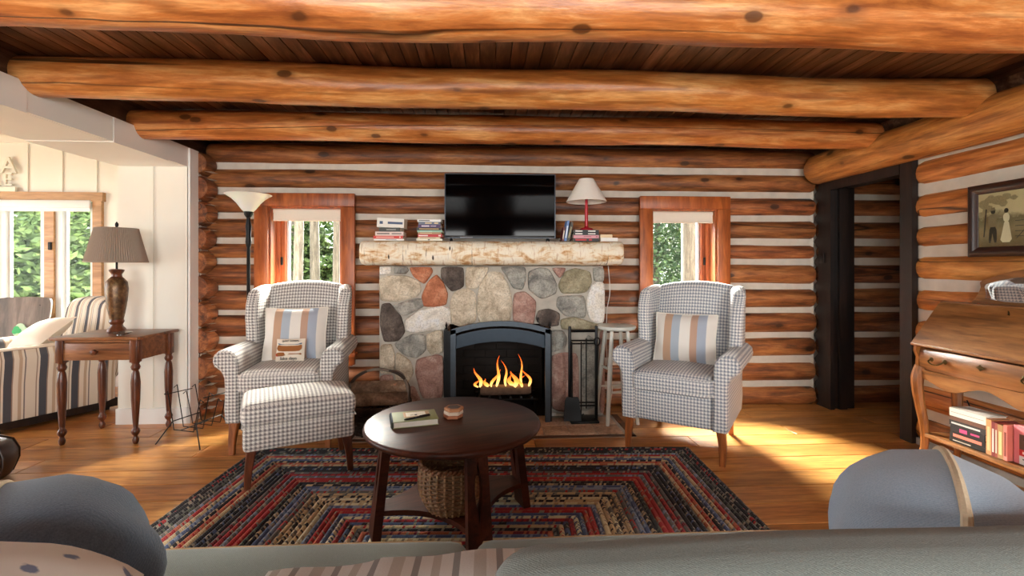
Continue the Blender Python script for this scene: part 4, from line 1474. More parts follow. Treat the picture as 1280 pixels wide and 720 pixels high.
# ---------------------------------------------------------------- torchiere floor lamp
tl = thing('floor_lamp', 'black torchiere floor lamp with frosted glass bowl behind the armchair', 'lamp', (-1.83, 3.74, 0))
MB().lathe([(0, 0), (.125, 0), (.125, .012), (.05, .03), (.02, .05)], 28).build('base', M['black_metal'], tl)
MB().lathe([(.013, .04), (.013, 1.36), (.018, 1.37), (.022, 1.40), (.017, 1.46), (.022, 1.52), (.016, 1.56), (.014, 1.585), (.03, 1.61), (.034, 1.635)], 16).build('pole', M['black_metal'], tl)
t = NT('frosted_glass_bowl')
t.bump(t.noise(t.coord(), 40, 2), .05, .002)
M['frost'] = t.fin(S(240, 236, 226), .35, 0, .5, Subsurface_Weight=.2)
MB().lathe([(.03, 1.63), (.05, 1.65), (.085, 1.70), (.12, 1.735), (.158, 1.76), (.165, 1.765), (.160, 1.768), (.115, 1.745), (.08, 1.71), (.045, 1.66), (.0, 1.65)], 40, cap=False).build('bowl', M['frost'], tl, smooth=60)

# ---------------------------------------------------------------- fire tools
ft = thing('fireplace_tool_set', 'black iron fireplace tool set standing on the hearth', 'fire tools', (.755, 3.66, .0075))
MB().rbox((0, -.005, .008), (.22, .16, .016), .004, 1, k=1).build('base', M['black_metal'], ft)
for sx in (-.105, .105):
    MB().rbox((sx, 0, .375), (.022, .022, .725), .003, 1, k=1).build('post', M['black_metal'], ft)
for zz, r_ in ((.70, .012), (.625, .006), (.60, .006), (.14, .006), (.115, .006)):
    MB().tube([(-.1, 0, zz), (.1, 0, zz)], r_, 6).build('cross_bar', M['black_metal'], ft)
MB().tube([(.02, -.025, .60), (.02, -.025, .1)], .005, 6).tube(smooth_path([(.02, -.025, .6), (.02, -.03, .635), (.02, -.022, .64)], 3), .005, 6).build('tongs', M['black_metal'], ft)
MB().tube([(-.02, -.025, .62), (-.02, -.025, .08)], .005, 6).tube(smooth_path([(-.02, -.025, .08), (-.02, -.03, .05), (-.0, -.03, .06)], 3), .005, 6).build('poker', M['black_metal'], ft)
MB().tube([(.105 + .022 * math.cos(a), -.022, .62 + .032 * math.sin(a)) for a in [2 * PI * q / 14 for q in range(14)]], .005, 6, closed=True).build('ring_handle', M['black_metal'], ft)
sv = MB()
rows = []
for z, w, d in ((.02, .068, .03), (.06, .066, .022), (.12, .06, .016), (.17, .055, .012), (.195, .045, .008)):
    rows.append([(-w, -.045 - d, z), (w, -.045 - d, z), (w, -.045 - d + .012, z), (-w, -.045 - d + .012, z)])
sv.strip(rows, closed=True).add(rows[0], [(0, 1, 2, 3)]).add(rows[-1], [(0, 1, 2, 3)])
sv.tube([(0, -.05, .19), (0, -.03, .62)], .006, 6)
sv.build('shovel', M['black_metal'], ft, (-.095, 0, 0))

# ---------------------------------------------------------------- white stool
st = thing('stool', 'round white painted wooden stool between hearth and armchair', 'stool', (1.02, 3.665, .0))
wp = plain('worn_white_paint', S(214, 214, 204), .5, var=.1, scale=18)
MB().lathe([(0, .715), (.12, .715), (.145, .722), (.152, .735), (.148, .748), (.13, .752), (0, .750)], 40, cap=False).build('seat', wp, st, smooth=50)
tops, feet = [], []
for k in range(4):
    a = R(45 + 90 * k + 8)
    tops.append(Vector((.09 * math.cos(a), .09 * math.sin(a), .718)))
    feet.append(Vector((.175 * math.cos(a), .175 * math.sin(a), 0.0)))
    f_ = feet[-1]
    tp = tops[-1]
    MB().tube([f_ + (tp - f_) * q for q in (0, .1, .5, .9, 1)], [.013, .015, .018, .015, .013], 10).build('leg', wp, st)
for k in range(4):
    for zz in ((.25, .42)[k % 2],):
        a, b = k, (k + 1) % 4
        pa = feet[a] + (tops[a] - feet[a]) * (zz / .718)
        pb = feet[b] + (tops[b] - feet[b]) * (zz / .718)
        MB().tube([pa, (pa + pb) / 2, pb], [.008, .011, .008], 8).build('rung', wp, st)

# ---------------------------------------------------------------- firewood basket
fbk = thing('firewood_basket', 'dark twig basket with a branch handle holding firewood', 'basket', (-.80, 3.54, .0075))
twig = plain('dark_twig', S(58, 44, 34), .85, var=.5, scale=30, bump=.6)
twig_l = plain('grey_lichen_twig', S(120, 108, 96), .9, var=.5, scale=24, bump=.8)
woven('firewood_basket', [(.17, 0), (.20, .06), (.215, .15), (.225, .20)], 22, 13, .008, (twig, twig, twig), fbk, 4, .02)
for ox in (-.03, .03):
    hp = smooth_path([(-.225, ox, .17), (-.215, ox * .6, .30), (-.15, -ox * .5, .40), (0, ox * .5, .445), (.15, -ox * .5, .41), (.215, ox * .5, .31), (.225, ox, .17)], 5)
    hp = [p + Vector((0, .01 * mnoise.noise(p * 9), .014 * mnoise.noise(p * 7 + Vector((3, 1, 2))))) for p in hp]
    MB().tube(hp, [.011 + .005 * mnoise.noise(p * 15) for p in hp], 7).build('handle', twig_l if ox < 0 else twig, fbk)
# small kraft tag tied to the handle
kr = plain('kraft_paper', S(190, 150, 104), .85)
tg = MB().prism([(-.032, 0), (.028, 0), (.032, .075), (.012, .10), (-.018, .10), (-.034, .07)], -.022, .018, 'xz').build('kraft_tag', kr, fbk, (-.155, -.20, .21), (R(-8), 0, R(-10)))
put('tag_lettering', text_mesh('SYS', .04, .001, ink), tg, (0, -.024, .05), (R(90), R(-55), 0))
bark = stone_mat('birch_firewood_bark', S(96, 72, 56), S(150, 120, 96), S(190, 164, 138), 7)
cut = plain('split_wood_face', S(190, 142, 96), .8, var=.3, scale=20, bump=.4)
for k, (lx, ly, lz, rzz, rr, LL, ang) in enumerate(((-.20, -.05, .225, .10, .062, .42, .3), (-.18, .08, .235, -.06, .06, .40, 1.4), (-.19, .02, .315, .04, .055, .40, 2.0))):
    lg = thing('firewood_log', ('split birch log in front in the twig basket', 'split birch log at the back of the twig basket', 'split birch log lying on top of the firewood')[k], 'firewood',
               (fbk.location.x + lx, fbk.location.y + ly, lz), rzz, 'firewood in the twig basket')
    prof = [(rr * math.cos(q * PI / 7), rr * math.sin(q * PI / 7)) for q in range(8)] + [(-.3 * rr, -.5 * rr), (.3 * rr, -.55 * rr)]
    ca, sa = math.cos(ang), math.sin(ang)
    prof = [(a * ca - b * sa, a * sa + b * ca) for a, b in prof]
    rows = [[(x, a * (1 + .08 * mnoise.noise((x * 8, i, k))), b * (1 + .08 * mnoise.noise((x * 8, i, k + 5)))) for i, (a, b) in enumerate(prof)] for x in [LL * q / 8 for q in range(9)]]
    MB().strip(rows, closed=True).build('bark', bark, lg, smooth=40)
    MB().add(rows[0], [tuple(range(len(prof)))]).build('cut_end', cut, lg, smooth=0)
    MB().add(rows[-1], [tuple(range(len(prof)))]).build('cut_end', cut, lg, smooth=0)

# ---------------------------------------------------------------- wire magazine rack
mr = thing('magazine_rack', 'empty black wire magazine rack beside the white post', 'magazine rack', (-2.02, 3.42, 0), R(-18))
wire = M['black_metal']
for j, yy in enumerate((-.105, -.035, .035, .105)):
    up = .30 + .035 * math.sin(j * 2.1)
    p = [(-.17, yy, up + .03), (-.155, yy + .012, up + .05), (-.105, yy + .012, .125), (-.085, yy, .095), (.085, yy, .095), (.105, yy - .012, .125), (.155, yy - .012, up + .02), (.17, yy, up)]
    MB().tube(p, .0035, 6).build('divider_wire', wire, mr)
for sx in (-1, 1):
    MB().tube([(sx * .166, -.105, .33), (sx * .168, .105, .32)], .0035, 6).build('side_wire', wire, mr)
    MB().tube([(sx * .19, -.15, 0), (sx * .10, -.10, .15), (sx * .10, .10, .15), (sx * .19, .15, 0)], .0042, 6).build('leg_wire', wire, mr)
MB().tube([(-.03, -.105, .095), (-.03, .105, .095)], .0035, 6).build('base_wire', wire, mr)

# ---------------------------------------------------------------- side table with turned legs
stb = thing('side_table', 'walnut side table with one drawer and turned legs', 'table', (-2.635, 3.53, 0))
TW, TD, TH = .57, .40, .735
MB().rbox((0, 0, TH - .011), (TW, TD + .04, .022), .006, 1, k=2).build('tabletop', M['walnut'], stb)
for (c, d) in (((0, TD / 2 - .03, .64), (TW - .09, .018, .145)), ((-(TW / 2 - .045), 0, .64), (.018, TD - .08, .145)), (((TW / 2 - .045), 0, .64), (.018, TD - .08, .145))):
    MB().box(c, d).build('apron', M['walnut'], stb)
MB().box((0, -TD / 2 + .03, .703), (TW - .09, .018, .02)).build('rail', M['walnut'], stb)
dr = MB().rbox((0, -TD / 2 + .024, .632), (TW - .10, .02, .115), .003, 1, k=1).build('drawer', M['walnut'], stb)
MB().lathe([(.008, 0), (.008, .012), (.02, .022), (.019, .034), (.0, .038)], 16).build('knob', M['leg_dark'], dr, (0, -TD / 2 + .014, .632), (R(90), 0, 0))
tleg = MB()
tleg.rbox((0, 0, .64), (.05, .05, .165), .003, 1, k=1)
tleg.lathe([(.012, 0), (.018, .012), (.02, .03), (.014, .045), (.012, .055), (.022, .07), (.027, .085), (.022, .10), (.014, .11), (.016, .13), (.026, .30), (.028, .42), (.022, .48), (.016, .50), (.024, .51), (.028, .525), (.020, .545), (.026, .56)], 18)
tlm = tleg.mesh('leg', M['leg_dark'], smooth=50)
for sx in (-1, 1):
    for sy in (-1, 1):
        put('leg', tlm, stb, (sx * (TW / 2 - .045), sy * (TD / 2 - .032), 0))
# lamp on it
tl2 = thing('table_lamp', 'urn-shaped brown table lamp with pleated taupe shade', 'lamp', (-2.66, 3.55, TH))
tl2.scale = (.88, .88, 1.09)
urn = NT('mottled_bronze_urn')
n1 = urn.noise(urn.coord(), 22, 5, .7)
M['urn'] = urn.fin(urn.ramp(n1, [(.35, S(52, 36, 24)), (.55, S(104, 76, 48)), (.7, S(140, 116, 78))]), .35, .35)
MB().lathe([(0, 0), (.062, 0), (.066, .012), (.058, .028), (.044, .04), (.04, .055), (.052, .072), (.046, .09)], 32).build('foot', M['leg_dark'], tl2)
MB().lathe([(.046, .088), (.056, .13), (.072, .22), (.078, .29), (.072, .335), (.048, .36)], 36, cap=False).build('body', M['urn'], tl2, smooth=60)
MB().lathe([(.048, .358), (.036, .37), (.034, .385), (.05, .405), (.052, .415), (.03, .42)], 32).build('collar', M['leg_dark'], tl2)
MB().lathe([(.008, .41), (.008, .70), (.012, .705), (.012, .72), (.0, .735)], 12).build('stem', M['black_metal'], tl2)
pp = []
N = 160
for z, r_ in ((.465, .205), (.472, .205), (.685, .142), (.690, .142)):
    pp.append([((r_ + (.0035 if k % 2 else -.0025)) * math.cos(2 * PI * k / N), (r_ + (.0035 if k % 2 else -.0025)) * math.sin(2 * PI * k / N), z) for k in range(N)])
M['pleat'] = plain('taupe_pleated_silk', S(150, 136, 122), .8, var=.06, scale=120)
sh_ = MB().strip(pp, closed=True).build('lamp_shade', M['pleat'], tl2, smooth=0)
MB().tube([(.207 * math.cos(2 * PI * k / 48), .207 * math.sin(2 * PI * k / 48), .467) for k in range(48)], .004, 6, closed=True).build('shade_trim', M['pleat'], sh_)
MB().tube([(-.14, 0, .68), (.14, 0, .68)], .003, 6).tube([(0, -.14, .68), (0, .14, .68)], .003, 6).build('shade_spider', M['black_metal'], sh_)
dsh = thing('glass_dish', 'shallow silver glass dish in front of the table lamp', 'dish', (-2.53, 3.42, TH))
MB().lathe([(0, .004), (.03, .004), (.055, .014), (.062, .02), (.058, .02), (.03, .009), (0, .009)], 28, cap=False).build('bowl', plain('silvered_glass', S(170, 166, 160), .2, .7), dsh)
MB().lathe([(0, 0), (.028, 0), (.026, .005), (0, .005)], 24, cap=False).build('foot', plain('silver_foot', S(150, 146, 140), .25, .7), dsh)

# ---------------------------------------------------------------- striped armchair and its pillow in the sunroom
STR = [(0, S(222, 210, 192)), (.20, S(150, 128, 110)), (.235, S(222, 210, 192)), (.30, S(66, 70, 80)), (.52, S(150, 128, 110)), (.555, S(226, 214, 196)), (.70, S(190, 166, 140)), (.80, S(226, 214, 196)), (.86, S(120, 112, 110)), (.90, S(222, 210, 192))]
M['stripe_blue'] = stripes('blue_striped_upholstery', STR, 5.2)
sa = thing('striped_armchair', 'navy and cream striped armchair behind the side table', 'armchair', (-3.67, 4.05, 0), R(-28))
MB().rbox((0, 0, .24), (.74, .74, .32), .03, 3).build('seat_frame', M['stripe_blue'], sa, uv=True)
MB().rbox((0, -.06, .44), (.50, .68, .15), .05, 5, lambda p: (p.x, p.y, p.z + (.02 if p.z > 0 else 0) * (1 - (p.x / .25) ** 2)), k=3).build('seat_cushion', M['stripe_blue'], sa, uv=True)
MB().rbox((0, .33, .58), (.76, .20, .68), .08, 5, lambda p: (p.x * (1 - .12 * max(0, p.z / .34) ** 2), p.y + .1 * (p.z / .68 + .5), p.z + .03 * max(0, p.z / .34) * (1 - (p.x / .38) ** 2)), k=3).build('backrest', M['stripe_blue'], sa, uv=True)
for s in (-1, 1):
    prof = [(.27, .09), (.42, .09), (.43, .35), (.45, .48), (.455, .54), (.43, .60), (.37, .62), (.30, .61), (.265, .57), (.262, .4)]
    prof = [(x * s, z) for x, z in prof]
    if s < 0:
        prof = prof[::-1]
    loft_y(prof, [-.40, -.385, -.36, 0, .30, .36], [.03, .008, 0, 0, 0, .02]).build('arm', M['stripe_blue'], sa, uv=True, smooth=50)
MB().b2(-.40, .40, -.36, .38, .03, .10).build('skirt_frame', M['jamb'], sa)
for sx in (-1, 1):
    for sy in (-.33, .33):
        MB().lathe([(.018, 0), (.026, .05)], 10).build('leg', M['jamb'], sa, (sx * .34, sy, 0))
pw = pillow(.46, .34, .15, seed=9).build('throw_pillow', M['linen'], None, (-3.60, 4.02, .665), (R(-52), R(-8), R(-24)), uv=True, smooth=80)
tag(pw, 'plain cream linen pillow on the striped armchair', 'pillow')

# dark wooden chair with cut-out back, orange lamp, letters on the window casing
wc = thing('wooden_chair', 'dark grey wooden chair with a cut-out in its back by the sunroom window', 'chair', (-4.46, 4.62, 0), R(10))
wd_ = wood('grey_brown_chair', S(60, 54, 50), S(92, 84, 78), S(120, 110, 102), along='z', rough=.5)
bk_ = chaikin([(-.21, 0), (.21, 0), (.23, .36), (.20, .42), (-.20, .42), (-.23, .36)], 2, .2)
MB().prism(bk_, -.012, .012, 'xz').build('backrest', wd_, wc, (0, .19, .50), (R(-8), 0, 0))
clv = []
for k in range(30):
    a = 2 * PI * k / 30
    r_ = .045 + .022 * abs(math.cos(1.5 * a + .5))
    clv.append((r_ * math.cos(a), r_ * math.sin(a)))
MB().prism(clv, -.016, -.011, 'xz').build('clover_cutout', plain('pale_green_cutout', S(176, 208, 176), .7), wc, (.02, .175, .60), (R(-8), 0, 0))
MB().prism([(a * .6 - .03, b * .6) for a, b in clv], -.018, -.013, 'xz').build('leaf_inlay', plain('green_leaf_paint', S(34, 150, 88), .6), wc, (.02, .175, .60), (R(-8), 0, 0))
MB().lathe([(.006, 0), (.006, .005)], 10).build('screw', M['black_metal'], wc, (.17, .175, .84), (R(90), 0, 0))
MB().rbox((0, 0, .44), (.44, .42, .03), .008, 1, k=1).build('seat', wd_, wc)
for sx in (-1, 1):
    for sy in (-1, 1):
        MB().tube([(sx * .19, sy * .18, 0), (sx * .16, sy * .15, .43)], .02, 8).build('leg', wd_, wc)
ol = thing('table_lamp', 'lamp with an orange paper shade beyond the striped armchair', 'lamp', (-4.52, 4.30, 0))
ola = plain('orange_shade', S(206, 142, 88), .8)
MB().lathe([(.15, 1.16), (.09, 1.32), (.087, 1.32), (.147, 1.16)], 32, cap=False).build('lamp_shade', ola, ol)
MB().lathe([(0, .555), (.08, .555), (.08, .575), (.035, .60), (.045, .80), (.05, 1.0), (.03, 1.10), (.008, 1.12), (.008, 1.28), (0, 1.28)], 24, cap=False).build('base', wood('lamp_oak', S(150, 96, 54), S(190, 132, 82), S(206, 152, 104)), ol)
olt = thing('lamp_stand', 'small oak stand under the orange lamp', 'table', (-4.52, 4.30, 0))
MB().lathe([(0, .53), (.16, .53), (.165, .54), (.16, .552), (0, .552)], 28, cap=False).build('top', M['walnut'], olt)
for k in range(3):
    a = 2 * PI * k / 3
    MB().tube([(.15 * math.cos(a), .15 * math.sin(a), 0), (.09 * math.cos(a), .09 * math.sin(a), .53)], .014, 8).build('leg', M['walnut'], olt)
sg = thing('letter_sign', 'cream block letter sign standing on the sunroom window casing', 'sign', (-4.815, 4.966, SW[3] + .001))
lm = plain('cream_wood_letter', S(226, 220, 204), .6)
for ch, lx, lz in (('L', -.085, .255), ('A', .065, .255), ('K', -.075, .115), ('E', .06, .115)):
    me = text_mesh(ch, .235 if ch in 'LA' else .19, .011, lm)
    put('letter', me, sg, (lx, 0, lz), (R(90), 0, 0))
MB().b2(-.13, .135, -.013, .013, 0, .045).build('base_strip', lm, sg)

# ---------------------------------------------------------------- slant-front desk against the log wall
dk = thing('slant_front_desk', 'golden oak slant-front desk with carved lid and cabriole legs', 'desk', (2.73, 2.34, 0))
DY = .405                                         # half length
OAK = M['oak']
M['oak_z'] = wood('golden_oak_legs', S(106, 60, 24), S(150, 92, 42), S(176, 116, 60), along='z', freq=1.4, rough=.35, bump=.12)
sidep = [(-.10, .56), (-.118, .60), (-.112, .66), (-.13, .70), (-.125, .735), (.055, .975), (.155, .975), (.155, .56)]
for sy in (-1, 1):
    MB().prism(sidep, sy * (DY - .02), sy * DY, 'xz').build('side_panel', M['oak_z'], dk)
ld = MB()
ang = math.atan2(.975 - .735, .18)
ld.box((-.038, 0, .862), (.30, 2 * DY + .012, .018), mat=Matrix.Rotation(-ang, 3, 'Y'))
ldo = ld.build('lid', OAK, dk)


def on_lid(a, y, off=.012):
    """point on the sloping lid: a along the slope from its lower edge"""
    return (-.125 + a * math.cos(ang) - off * math.sin(ang), y, .735 + a * math.sin(ang) + off * math.cos(ang) - .004)


def carve(pts, r_=.006):
    return MB().tube([on_lid(a, y, .011) for a, y in pts], r_, 6)


sp1 = [(.07 + .035 * (1 - q / 16) * math.cos(q * .6), DY - .075 + .035 * (1 - q / 16) * math.sin(q * .6)) for q in range(15)]
carve(sp1).build('carving', OAK, ldo)
carve([(.10, DY - .05), (.14, DY - .055), (.175, DY - .05), (.20, DY - .035), (.19, DY - .02), (.175, DY - .028)]).build('carving', OAK, ldo)
carve([(.045, DY - .11), (.03, DY - .15), (.035, DY - .19), (.05, DY - .18), (.048, DY - .155)]).build('carving', OAK, ldo)
brass = plain('aged_brass', S(92, 76, 46), .35, .85)


def escutcheon(par, pos, rot):
    e = MB().prism([(-.022, 0), (-.008, .008), (0, .018), (.008, .008), (.022, 0), (.008, -.008), (0, -.016), (-.008, -.008)], -.0015, .0015, 'xy').build('escutcheon', brass, par, pos, rot)


escutcheon(ldo, on_lid(.27, 0, .013), (0, -ang, R(90)))
MB().rbox((.108, 0, .985), (.115, 2 * DY + .02, .02), .004, 1, k=1).build('top_board', OAK, dk)
MB().rbox((-.11, 0, .737), (.05, 2 * DY + .03, .016), .005, 1, k=2).build('lid_moulding', OAK, dk)
MB().b2(.14, .155, -DY + .02, DY - .02, .56, .97).build('back_panel', OAK, dk)
MB().b2(-.10, .14, -DY + .02, DY - .02, .562, .578).build('bottom_board', OAK, dk)
# serpentine drawer front
rows = []
for k in range(21):
    y_ = -DY + .024 + (2 * DY - .048) * k / 20
    row = []
    for z, bulge in ((.590, 0), (.60, .008), (.655, .016), (.705, .008), (.718, 0)):
        row.append((-.112 - bulge - .012 * math.cos(y_ / DY * PI), y_, z))
    row += [(-.08, y_, .718), (-.08, y_, .59)]
    rows.append(row)
dw = MB().strip(rows, closed=True).add(rows[0], [tuple(range(7))]).add(rows[-1], [tuple(range(7))]).build('drawer', OAK, dk, smooth=40)
for hy in (-.24, .24):
    pts = [(-.142, hy - .04, .665), (-.158, hy - .038, .655), (-.162, hy - .02, .645), (-.163, hy, .642), (-.162, hy + .02, .645), (-.158, hy + .038, .655), (-.142, hy + .04, .665)]
    hd = MB().tube(smooth_path(pts, 3), .0042, 6).build('handle', brass, dw)
    for q in (-.04, .04):
        MB().lathe([(.015, 0), (.011, .004), (.005, .008)], 10).build('rosette', brass, dw, (-.136, hy + q, .666), (0, R(-90), 0))
escutcheon(dw, (-.143, 0, .675), (R(90), 0, R(90)))
aprn = []
for k in range(25):
    q = k / 24 * 2 - 1
    aprn.append((q * (DY - .02), .525 + .028 * math.cos(q * PI * 2) - .02 * abs(q) ** 6))
aprn = [(DY - .02, .588), (-DY + .02, .588)] + aprn
MB().prism(aprn, -.118, -.10, 'yz').build('apron', OAK, dk)
for sy in (-1, 1):
    for fx, sg_ in ((-.095, -1), (.13, 1)):
        k_ = 1 if sg_ < 0 else .25
        pts = smooth_path([(fx, sy * (DY - .022), .60), (fx + sg_ * .022 * k_, sy * (DY - .02 + .005), .53), (fx + sg_ * .018 * k_, sy * (DY - .02), .42), (fx - sg_ * .008 * k_, sy * (DY - .03), .24), (fx - sg_ * .008 * k_, sy * (DY - .03), .12), (fx + sg_ * .02 * k_, sy * (DY - .015), .03), (fx + sg_ * .03 * k_, sy * (DY - .01), 0)], 4)
        rad = [.036 - .018 * min(1, i / 17) for i in range(len(pts))]
        rad[-1], rad[-2] = .024, .022
        MB().tube(pts, rad, 8).build('leg', M['oak_z'], dk)
MB().rbox((.02, 0, .198), (.20, 2 * DY - .06, .02), .005, 1, k=1).build('lower_shelf', OAK, dk)
MB().rbox((-.085, 0, .198), (.03, 2 * DY - .04, .024), .005, 1, k=1).build('shelf_edge', OAK, dk)
# carved gallery with bevelled mirror
gal = [(.32, .995), (.285, 1.00), (.262, 1.03), (.245, 1.06), (.235, 1.09), (.24, 1.115), (.225, 1.13), (.205, 1.135), (.18, 1.145), (.13, 1.165), (.06, 1.185), (0, 1.195)]
gal = gal + [(-a, b) for a, b in gal[-2::-1]]
galo = MB().prism(gal, .12, .142, 'yz').build('gallery', OAK, dk)
mir = chaikin([(.195, 1.02), (.19, 1.06), (.20, 1.10), (.16, 1.115), (0, 1.15), (-.16, 1.115), (-.20, 1.10), (-.19, 1.06), (-.195, 1.02)], 1)
MB().prism([(a * 1.06, 1.075 + (b - 1.075) * 1.12) for a, b in mir], .114, .12, 'yz').build('mirror_bevel', plain('bevel_silver', S(214, 218, 222), .08, 1.0, var=.02, bump=0), galo)
MB().prism(mir, .110, .114, 'yz').build('mirror', plain('mirror_silver', S(226, 228, 230), .02, 1.0, var=.01, bump=0), galo)

# books on its lower shelf
SX, SZ = 2.72, .2125
z = SZ
for lab, T, L, col, pc, bars in (
        ('black hardback with white spine lettering, lowest in the desk stack', .022, .19, (26, 24, 24), (190, 180, 164), ((.1, .6, .25),)),
        ('black hardback with red and white title lying on the desk shelf', .034, .185, (24, 22, 24), (214, 120, 100), ((.1, .9, .5),)),
        ('black hardback with pink blot on its spine in the desk stack', .034, .18, (30, 30, 34), (190, 70, 120), ((.28, .5, .6), (.6, .85, .3))),
        ('dark grey hardback with white spine title in the desk stack', .03, .19, (44, 44, 46), (206, 204, 198), ((.06, .85, .3),)),
        ('brown paper-wrapped book near the top of the desk stack', .022, .185, (104, 72, 58), None, ()),
        ('thick cream book on top of the stack on the desk shelf', .045, .19, (226, 220, 206), (170, 160, 146), ((.05, .95, .08),))):
    book(lab, (SX + .0, 2.475, z), (L, .13, T), col, R(-90 + 3), None, G4, pc, bars)
    z += T + .0008
yy = 2.372
for lab, T, h, col, pc in (
        ('orange paperback standing next to the stacked hardbacks', .026, .185, (206, 140, 92), (220, 180, 130)),
        ('maroon paperback standing on the desk shelf', .016, .18, (120, 44, 48), (220, 190, 180)),
        ('thin red-brown paperback beside a maroon one on the desk shelf', .012, .178, (142, 70, 58), (220, 190, 170)),
        ('mottled tan hardback standing on the desk shelf', .026, .175, (158, 120, 78), (212, 184, 130)),
        ('salmon pink paperback standing beside the portrait book', .018, .182, (214, 122, 108), (120, 60, 50))):
    yy -= T / 2
    b = thing('book', lab, 'book', (SX, yy, SZ), 0, G4)
    MB().b2(-.065, -.063, -T / 2, T / 2, 0, h).b2(-.063, .06, -T / 2, -T / 2 + .002, 0, h).b2(-.063, .06, T / 2 - .002, T / 2, 0, h).build('cover', cover_mat(col), b, smooth=0)
    MB().b2(-.063, .056, -T / 2 + .002, T / 2 - .002, .002, h - .004).build('pages', paper, b, smooth=0)
    MB().b2(-.0658, -.065, -T * .25, T * .25, h * .12, h * .8).build('spine_print', cover_mat(pc), b, smooth=0)
    yy -= T / 2 + .001
pb = thing('book', 'pink book facing out with a portrait and red title band', 'book', (SX - .035, yy - .075, SZ), 0, G4)
MB().b2(0, .002, -.075, .07, 0, .19).b2(.022, .024, -.075, .07, 0, .19).build('cover', cover_mat((224, 128, 134)), pb, smooth=0)
MB().b2(.002, .022, -.073, .066, .002, .186).build('pages', paper, pb, smooth=0)
MB().b2(-.0008, 0, -.07, .045, .065, .15).build('portrait_panel', cover_mat((84, 62, 50)), pb, smooth=0)
MB().prism([(.018 * math.cos(q * .5), .115 + .024 * math.sin(q * .5)) for q in range(13)], -.0016, -.0008, 'yz').build('portrait_face', cover_mat((206, 170, 140)), pb)
MB().prism(chaikin([(-.028, .118), (-.022, .146), (.0, .151), (.022, .146), (.028, .118), (.018, .13), (0, .136), (-.018, .13)], 1), -.0022, -.0014, 'yz').build('portrait_hair', cover_mat((44, 26, 22)), pb)
MB().b2(-.0012, 0, -.075, .045, .045, .075).build('title_band', cover_mat((200, 38, 46)), pb, smooth=0)
MB().b2(-.0012, 0, -.075, .045, .0, .042).build('text_panel', cover_mat((236, 232, 226)), pb, smooth=0)
MB().b2(-.002, -.001, -.07, .03, .025, .030).build('text_print', ink, pb, smooth=0)
MB().b2(-.002, -.001, -.07, .03, .054, .066).build('title_print', cover_mat((240, 220, 216)), pb, smooth=0)

# ---------------------------------------------------------------- framed sepia photograph on the right wall
pf = thing('framed_photograph', 'sepia farm photograph in a dark brown frame above the desk', 'picture', (2.895, 2.33, 1.475))
FWd, FH = .70, .42
fr = MB()
prof = [(0, 0), (-.012, .0), (-.022, .012), (-.024, .024), (-.016, .040), (-.010, .052), (-.006, .056), (0, .056)]
for (p0, p1, d_) in ((((-1, -1)), (1, -1), 0), ((1, -1), (1, 1), 1), ((1, 1), (-1, 1), 2), ((-1, 1), (-1, -1), 3)):
    rows = []
    for (sy, sz) in (p0, p1):
        rows.append([(x, sy * (FWd / 2 - q), sz * (FH / 2 - q)) for x, q in prof])
    MB().strip(rows, closed=True).build('frame_rail', plain('dark_brown_frame', S(46, 27, 22), .3, var=.15), pf, smooth=40)
MB().b2(-.002, .004, -FWd / 2 + .02, FWd / 2 - .02, -FH / 2 + .02, FH / 2 - .02).build('backing', M['jamb'], pf)
W2, H2 = FWd / 2 - .054, FH / 2 - .054
t = NT('sepia_sky_print')
gz = t.n('SeparateXYZ', {0: t.coord('Object')}).outputs[2]
nn = t.noise(t.coord('Object'), 14, 5, .65)
colr = t.ramp(t.math('ADD', t.math('MULTIPLY', t.math('ADD', gz, .16), 3.0), t.math('MULTIPLY', t.math('SUBTRACT', nn, .5), .45)), [(.0, S(112, 96, 68)), (.3, S(150, 132, 98)), (.5, S(124, 110, 82)), (.62, S(206, 188, 148)), (1, S(196, 178, 138))])
sep_sky = t.fin(colr, .25, 0, .5)
pr = MB().b2(-.004, -.002, -W2, W2, -H2, H2).build('print', sep_sky, pf, smooth=0)
sep_d, sep_m, sep_l = plain('sepia_dark', S(62, 52, 38), .4, var=.2), plain('sepia_mid', S(128, 112, 82), .4, var=.25), plain('sepia_light', S(222, 208, 174), .4, var=.08)


def printed(poly, m, nm, off=.0046, it=2):
    MB().prism(chaikin(poly, it, .22), -off - .0004, -off, 'yz').build(nm, m, pr)


# y grows to the far end of the wall: seen from the room it runs right to left
def F(u, v):
    return (W2 - u, -H2 + v)


sep_t = plain('sepia_foliage', S(150, 133, 98), .4, var=.35, scale=120)
for k, (u, v, r_) in enumerate(((.03, .25, .032), (.07, .275, .03), (.11, .265, .034), (.15, .28, .024), (.05, .22, .03), (.02, .19, .022), (.135, .245, .026), (.19, .27, .018))):
    printed([F(u + r_ * math.cos(q * PI / 5) * (1 + .3 * math.sin(q * 4 + k)), v + r_ * .8 * math.sin(q * PI / 5)) for q in range(10)], sep_t, 'printed_foliage', .0044 + .0001 * k, 1)
printed([F(.03, .06), F(.036, .06), F(.05, .22), F(.042, .22)], sep_d, 'printed_tree_trunk', .0053, 0)


def disc(u, v, r_, n=12):
    return [F(u + r_ * math.cos(q * 2 * PI / n), v + r_ * 1.15 * math.sin(q * 2 * PI / n)) for q in range(n)]


